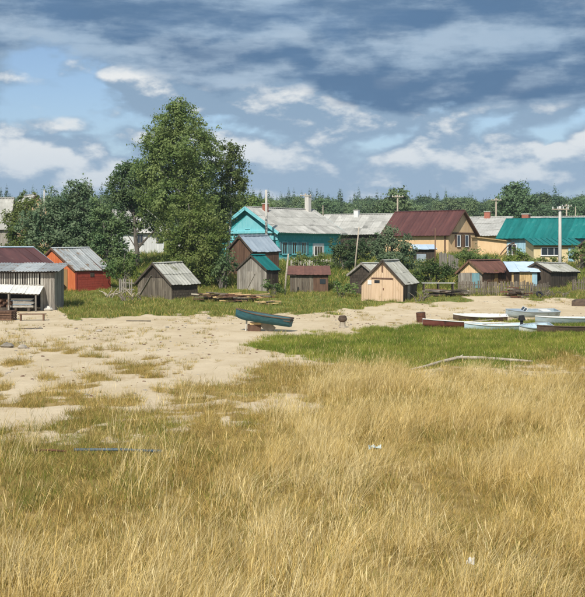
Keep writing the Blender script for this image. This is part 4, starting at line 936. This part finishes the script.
tree('leafy_bush', 'shrub left of the grey plank shed', 'bush', 243, 104, [(240, 282, 8, 12), (246, 272, 7, 8)], 'leaf_dark', 32, 28, .15, 'bark', .08, 18, stems=3, clump=.6)
tree('leafy_bush', 'bush on the slope below the turquoise house', 'bush', 314, 116, [(306, 272, 9, 4), (322, 273, 10, 4.5), (334, 277, 6, 4)], 'leaf_bright', 30, 26, .14, 'bark', .06, 19, stems=3, clump=.5)
tree('birch_tree', 'dark round tree rising above the forest behind the teal roof', 'tree', 488, 260, [(488, 216, 8, 7), (484, 226, 11, 9), (494, 226, 9, 9), (488, 238, 14, 10)], 'leaf_far', 20, 34, .42, 'bark', .3, 20, clump=1.6, limbs=14)
tree('birch_tree', 'dark tree behind the power pole and brown ridge', 'tree', 388, 240, [(388, 219, 6, 6), (384, 229, 9, 8), (394, 230, 7, 8), (388, 240, 11, 8)], 'leaf_far', 20, 34, .4, 'bark', .28, 21, clump=1.5, limbs=14)
tree('leafy_bush', 'bushy tree behind the turquoise house roof', 'tree', 275, 165, [(262, 226, 12, 9), (276, 232, 14, 8), (250, 234, 10, 10)], 'leaf_bush', 24, 30, .26, 'bark', .2, 22, clump=1.0, limbs=14)

# ---------------------------------------------------------------- stuff: forest, grass, weeds (instanced, uncountable)
def scatter(name, label, pts, scl, rotz, tilt, idx, protos):
    coll = bpy.data.collections.new(name + '_source')
    for i, o in enumerate(protos):
        o.name = f'{name}_{i:02d}'; coll.objects.link(o)
    me = bpy.data.meshes.new(name); n = len(pts); me.vertices.add(n); me.vertices.foreach_set('co', np.asarray(pts, np.float32).ravel())
    a = me.attributes.new('scl', 'FLOAT', 'POINT'); a.data.foreach_set('value', np.asarray(scl, np.float32))
    a = me.attributes.new('rot', 'FLOAT_VECTOR', 'POINT'); a.data.foreach_set('vector', np.stack([tilt[0], tilt[1], rotz], -1).astype(np.float32).ravel())
    a = me.attributes.new('idx', 'INT', 'POINT'); a.data.foreach_set('value', np.asarray(idx, np.int32))
    me.update(); o = bpy.data.objects.new(name, me); COL.objects.link(o); tag(o, label, kind='stuff')
    ng = bpy.data.node_groups.new(name, 'GeometryNodeTree'); ng.interface.new_socket('Geometry', in_out='INPUT', socket_type='NodeSocketGeometry'); ng.interface.new_socket('Geometry', in_out='OUTPUT', socket_type='NodeSocketGeometry')
    N = ng.nodes; l = ng.links.new; gi, go = N.new('NodeGroupInput'), N.new('NodeGroupOutput')
    ci = N.new('GeometryNodeCollectionInfo'); ci.inputs['Collection'].default_value = coll; ci.inputs['Separate Children'].default_value = True; ci.inputs['Reset Children'].default_value = True
    def attr(nm, ty): q_ = N.new('GeometryNodeInputNamedAttribute'); q_.data_type = ty; q_.inputs['Name'].default_value = nm; return q_.outputs['Attribute']
    ip = N.new('GeometryNodeInstanceOnPoints'); ip.inputs['Pick Instance'].default_value = True
    l(gi.outputs[0], ip.inputs['Points']); l(ci.outputs[0], ip.inputs['Instance']); l(attr('idx', 'INT'), ip.inputs['Instance Index'])
    l(attr('rot', 'FLOAT_VECTOR'), ip.inputs['Rotation']); l(attr('scl', 'FLOAT'), ip.inputs['Scale']); l(ip.outputs[0], go.inputs[0])
    md = o.modifiers.new('scatter', 'NODES'); md.node_group = ng
    return o
def blade_proto(n, rad, h0, h1, wd, lean_, mats, seed, heads=0.0, curl=.5, fall=0.0, segs=3):
    """tuft of curved tapering blades; mats = [(material, share)]"""
    r = random.Random(seed); V, Fc, Mi = [], [], []
    for i in range(n):
        a = r.uniform(0, math.tau); q_ = rad * math.sqrt(r.random()); x, y = q_ * math.cos(a), q_ * math.sin(a)
        h = r.uniform(h0, h1); b_ = a + r.gauss(0, .8); l_ = r.uniform(.08, curl) * h
        lx, ly = l_ * math.cos(b_) + lean_ * h * r.uniform(.4, 1.4), l_ * math.sin(b_)
        if r.random() < fall: lx *= 2.5; h *= .7
        f = r.uniform(0, math.pi); wx, wy = math.cos(f) * wd * r.uniform(.6, 1.3) / 2, math.sin(f) * wd / 2
        mi = 0; t = r.random()
        for k, (_, sh) in enumerate(mats):
            if t < sh: mi = k; break
            t -= sh
        s0 = len(V)
        for s_ in range(segs):
            t = s_ / segs; k = 1 - t * .7; c = (x + lx * t * t, y + ly * t * t, h * t * (1 - .12 * t))
            V += [(c[0] - wx * k, c[1] - wy * k, c[2] - .02), (c[0] + wx * k, c[1] + wy * k, c[2] - .02)]
        V.append((x + lx, y + ly, h * .9)); e = len(V) - 1
        for s_ in range(segs - 1): b0 = s0 + 2 * s_; Fc.append((b0, b0 + 1, b0 + 3, b0 + 2)); Mi.append(mi)
        Fc.append((e - 2, e - 1, e)); Mi.append(mi)
        if r.random() < heads:
            tip = Vector((x + lx, y + ly, h * .9)); d = Vector((lx * 1.4, ly * 1.4, h * .75)).normalized(); hl = r.uniform(.10, .2); sd = Vector((d.y, -d.x, .2)).normalized() * wd * .62; s1 = len(V)
            V += [tuple(tip - d * hl * .2), tuple(tip + d * hl * .4 + sd), tuple(tip + d * hl), tuple(tip + d * hl * .4 - sd)]; Fc.append((s1, s1 + 1, s1 + 2, s1 + 3)); Mi.append(mi)
    me = bpy.data.meshes.new('tuft'); me.from_pydata(V, [], Fc); me.update()
    for m_, _ in mats: me.materials.append(MATS[m_])
    me.polygons.foreach_set('material_index', Mi); return bpy.data.objects.new('tuft', me)
def sample(y0, y1, dens, seed, fn, pad=5.0, slope=.33, size=lambda y: 1.0):
    """points per square metre dens * fn(zone) between two distances"""
    g = np.random.default_rng(seed); A = (y1 - y0) * (2 * (slope * y1 + pad)); n = int(A * dens)
    y = g.uniform(y0, y1, n); x = g.uniform(-1, 1, n) * (slope * y1 + pad); k = np.abs(x) < slope * y + pad; x, y = x[k], y[k]
    pr = fn(x, y); k = g.random(len(x)) < pr; x, y = x[k], y[k]
    return np.stack([x, y, hgt(x, y)], -1), g
def put(name, label, pts, g, protos, s0, s1, tl=.12):
    n = len(pts); scatter(name, label, pts, g.uniform(s0, s1, n) * (.72 + .56 * fbm(pts[:, 0] * .6 + 9, pts[:, 1] * .45 + 4, 3)), g.uniform(-.5, .5, n) if name.startswith('tall') else g.uniform(0, math.tau, n), (g.normal(0, tl, n), g.normal(0, tl, n)), g.integers(0, len(protos), n), protos); None
ST = [('straw', .46), ('straw_pale', .42), ('brown_grass', .12)]
tall_p = [blade_proto(44, .22, .35, .95, .0065, .26, ST, 40 + i, .45, .5, .12) for i in range(7)]
tall_p += [blade_proto(40, .26, .3, .8, .007, .75, ST, 52 + i, .3, .9, .6) for i in range(2)] + [blade_proto(30, .2, .25, .6, .009, .1, [('brown_grass', .6), ('olive_grass', .25), ('straw', .15)], 56 + i, .2, .8) for i in range(2)]
pts, g = sample(10, 47, 15, 1, lambda x, y: zones(x, y)[1] * (.35 + .65 * sm(fbm(x * .5 + 60, y * .35, 3), .35, .55)))
put('tall_dry_grass', 'tall golden dry grass bending in the wind across the foreground', pts, g, tall_p, .55, 1.08)
sp_p = [blade_proto(9, .22, .6, 1.25, .0085, .30, [('straw_pale', .75), ('straw', .25)], 60 + i, .8, .45) for i in range(5)]
pts, g = sample(10, 42, 2.4, 2, lambda x, y: (zones(x, y)[2] * .6 + zones(x, y)[1] * .5) * sm(fbm(x * .7 + 90, y * .5, 3), .45, .62))
put('tall_stalks', 'scattered pale tall stalks standing above shorter grass', pts, g, sp_p, .6, 1.1)
br_p = [blade_proto(46, .24, .06, .30, .009, .15, [('brown_grass', .5), ('straw', .28), ('olive_grass', .22)], 80 + i, .15, .8, .2) for i in range(5)]
pts, g = sample(10, 66, 19, 3, lambda x, y: np.clip(zones(x, y)[2], 0, 1) * np.interp(y, [10, 40, 66], [1, .9, .55]))
put('brown_grass', 'short brown and straw coloured grass', pts, g, br_p, .5, 1.15)
ol_p = [blade_proto(40, .26, .06, .22, .011, .1, [('olive_grass', .55), ('green_grass', .25), ('brown_grass', .2)], 100 + i, .05, .9, .1) for i in range(4)]
def olive(x, y):
    z = zones(x, y); return np.clip(z[2] * (.12 + z[5]) * (1 - .35 * z[1]), 0, 1)
pts, g = sample(12, 62, 16, 4, olive); put('olive_grass', 'low olive-green grass patches among the dry grass', pts, g, ol_p, .6, 1.2)
gr_p = [blade_proto(46, .28, .10, .27, .016, .05, [('green_grass', .74), ('olive_grass', .18), ('straw', .08)], 120 + i, .0, .6) for i in range(4)]
pts, g = sample(42, 74, 17, 5, lambda x, y: zones(x, y)[3] * (.45 + .55 * sm(fbm(x * .5 + 21, y * .3 + 8, 3), .35, .6))); put('green_grass', 'lush short green grass band before the boats', pts, g, gr_p, .45, 1.35)
wd_p = [blade_proto(40, .35, .12, .5, .03, .03, [('weed', .62), ('green_grass', .16), ('straw', .12), ('brown_grass', .1)], 140 + i, .0, .9) for i in range(5)]
pts, g = sample(76, 108, 6, 6, lambda x, y: zones(x, y)[4] * (.3 + .7 * sm(fbm(x * .3, y * .3 + 8, 3), .35, .6))); put('weeds', 'strip of green weeds at the foot of the sheds', pts, g, wd_p, .35, .9)
pts, g = sample(104, 190, 1.6, 7, lambda x, y: np.full(len(x), .9)); put('slope_grass', 'rough grass on the slope between the houses', pts, g, [blade_proto(46, .6, .15, .6, .05, .03, [('weed', .7), ('green_grass', .15), ('straw', .15)], 160 + i, 0, .9) for i in range(4)], .7, 1.5)
pts, g = sample(36, 92, 1.1, 8, lambda x, y: zones(x, y)[0] * sm(fbm(x * .4 + 7, y * .2 + 3, 3), .50, .62)); put('sand_tufts', 'stray tufts of dry and green grass on the sand', pts, g, [blade_proto(30, .22, .06, .2, .014, .1, [('brown_grass', .4), ('olive_grass', .4), ('straw', .2)], 180 + i, 0, .9) for i in range(4)], .5, 1.2)
pts, g = sample(25, 95, 1.4, 9, lambda x, y: np.clip(zones(x, y)[0] * 1.2, 0, 1) * sm(fbm(x * .5 + 70, y * .25 + 33, 3), .45, .6))
def pebble(i):
    o = rock('pebble', 'stone' if i % 2 else 'brownwood', None, (0, 0, 0), .07, .05, .03, 300 + i); COL.objects.unlink(o); return o
put('pebbles', 'small stones and debris strewn over the sand', pts, g, [pebble(i) for i in range(4)], .4, 1.3)
def spruce(seed):
    g = np.random.default_rng(seed); H = g.uniform(15, 20); C, N, S = [], [], []
    for z in np.arange(1.5, H, .55):
        rr = ((H - z) / H) ** .85 * 3.0 * g.uniform(.75, 1.15) + .15; n = int(3 + rr * 13)
        for k in range(n):
            a = g.uniform(0, math.tau); q_ = rr * math.sqrt(g.uniform(.15, 1)); C.append((q_ * math.cos(a), q_ * math.sin(a), z - q_ * .35 + g.uniform(-.2, .2))); N.append((math.cos(a) * .6 + g.normal() * .3, math.sin(a) * .6 + g.normal() * .3, .8)); S.append(g.uniform(.22, .45) * min(1, .3 + (H - z) / 4))
    N = np.array(N); N /= np.linalg.norm(N, axis=1)[:, None]; return leaf_mesh('spruce', np.array(C), np.array(S), N, 'needle_far', None)
def broad(seed):
    g = np.random.default_rng(seed); H = g.uniform(11, 16); lb = []
    for k in range(6): lb.append((g.uniform(-1.5, 1.5), g.uniform(-1.5, 1.5), H * g.uniform(.35, .88), 2.0, 2.0, 2.2))
    C, N, _ = crown_points(lb, 9, 50, seed, 1.3); return leaf_mesh('broadleaf', C, g.uniform(.2, .4, len(C)), N, 'leaf_far', None)
fp = [spruce(i) for i in range(4)] + [broad(50 + i) for i in range(5)]
g = np.random.default_rng(77); n = 4200
y = g.uniform(360, 590, n); x = g.uniform(-1, 1, n) * (y * .42 + 20); nn = fbm(x * .012 + 3, y * .02, 3)
con = g.random(n) < np.where(y > 450, .75, .30) + (nn - .5) * 1.2; idx = np.where(con, g.integers(0, 4, n), g.integers(4, 9, n))
pts = np.stack([x, y, hgt(x, y) - .3], -1); scl = np.where(con, g.uniform(.62, 1.06, n), g.uniform(.6, .92, n)) * (.85 + .4 * (fbm(x * .02 + 9, y * .02 + 4, 2) - .3))
scatter('forest', 'distant mixed forest of spruce and birch on the rise behind the village', pts, scl, g.uniform(0, math.tau, n), (g.normal(0, .02, n), g.normal(0, .02, n)), idx, fp)

# repeats of a kind share a group phrase; every label stays its own
GROUPS = {'wooden_shed': 'small wooden sheds along the shore', 'open_shed': 'open sheds and lean-tos', 'wooden_house': 'houses of the village', 'house_annex': 'annexes of the houses', 'wooden_boat': 'boats beached at right',
          'power_pole': 'power poles of the village', 'power_line': 'overhead wires', 'leafy_bush': 'bushes round the houses', 'willow_tree': 'willows of the village', 'birch_tree': 'birches and round trees',
          'plank_pile': 'heaps of boards by the sheds', 'branch_pile': 'heaps of branches by the sheds', 'picket_fence': 'grey picket fences', 'stone': 'stones on the sand', 'loose_plank': 'loose planks on the sand', 'oar': 'oars in the boats', 'metal_pipe': 'pipes in the grass', 'plastic_scrap': 'plastic litter in the grass'}
for o in list(COL.objects):
    k = o.name.split('.')[0]
    if o.parent is None and k in GROUPS: o['group'] = GROUPS[k]

HZ = MB().box(-2600, 2600, -30, 2150, -1.5, 60)
hzo = HZ.build('haze', None); tag(hzo, 'thin pale summer haze over the village', kind='stuff')
hm = bpy.data.materials.new('haze'); hm.use_nodes = True; t = NT(hm.node_tree)
pv = t.n('ShaderNodeVolumePrincipled', ins={'Color': (.80, .88, .97, 1), 'Density': .00022, 'Anisotropy': .3})
t.t.links.new(pv.outputs[0], t.n('ShaderNodeOutputMaterial').inputs['Volume']); hzo.data.materials.append(hm)
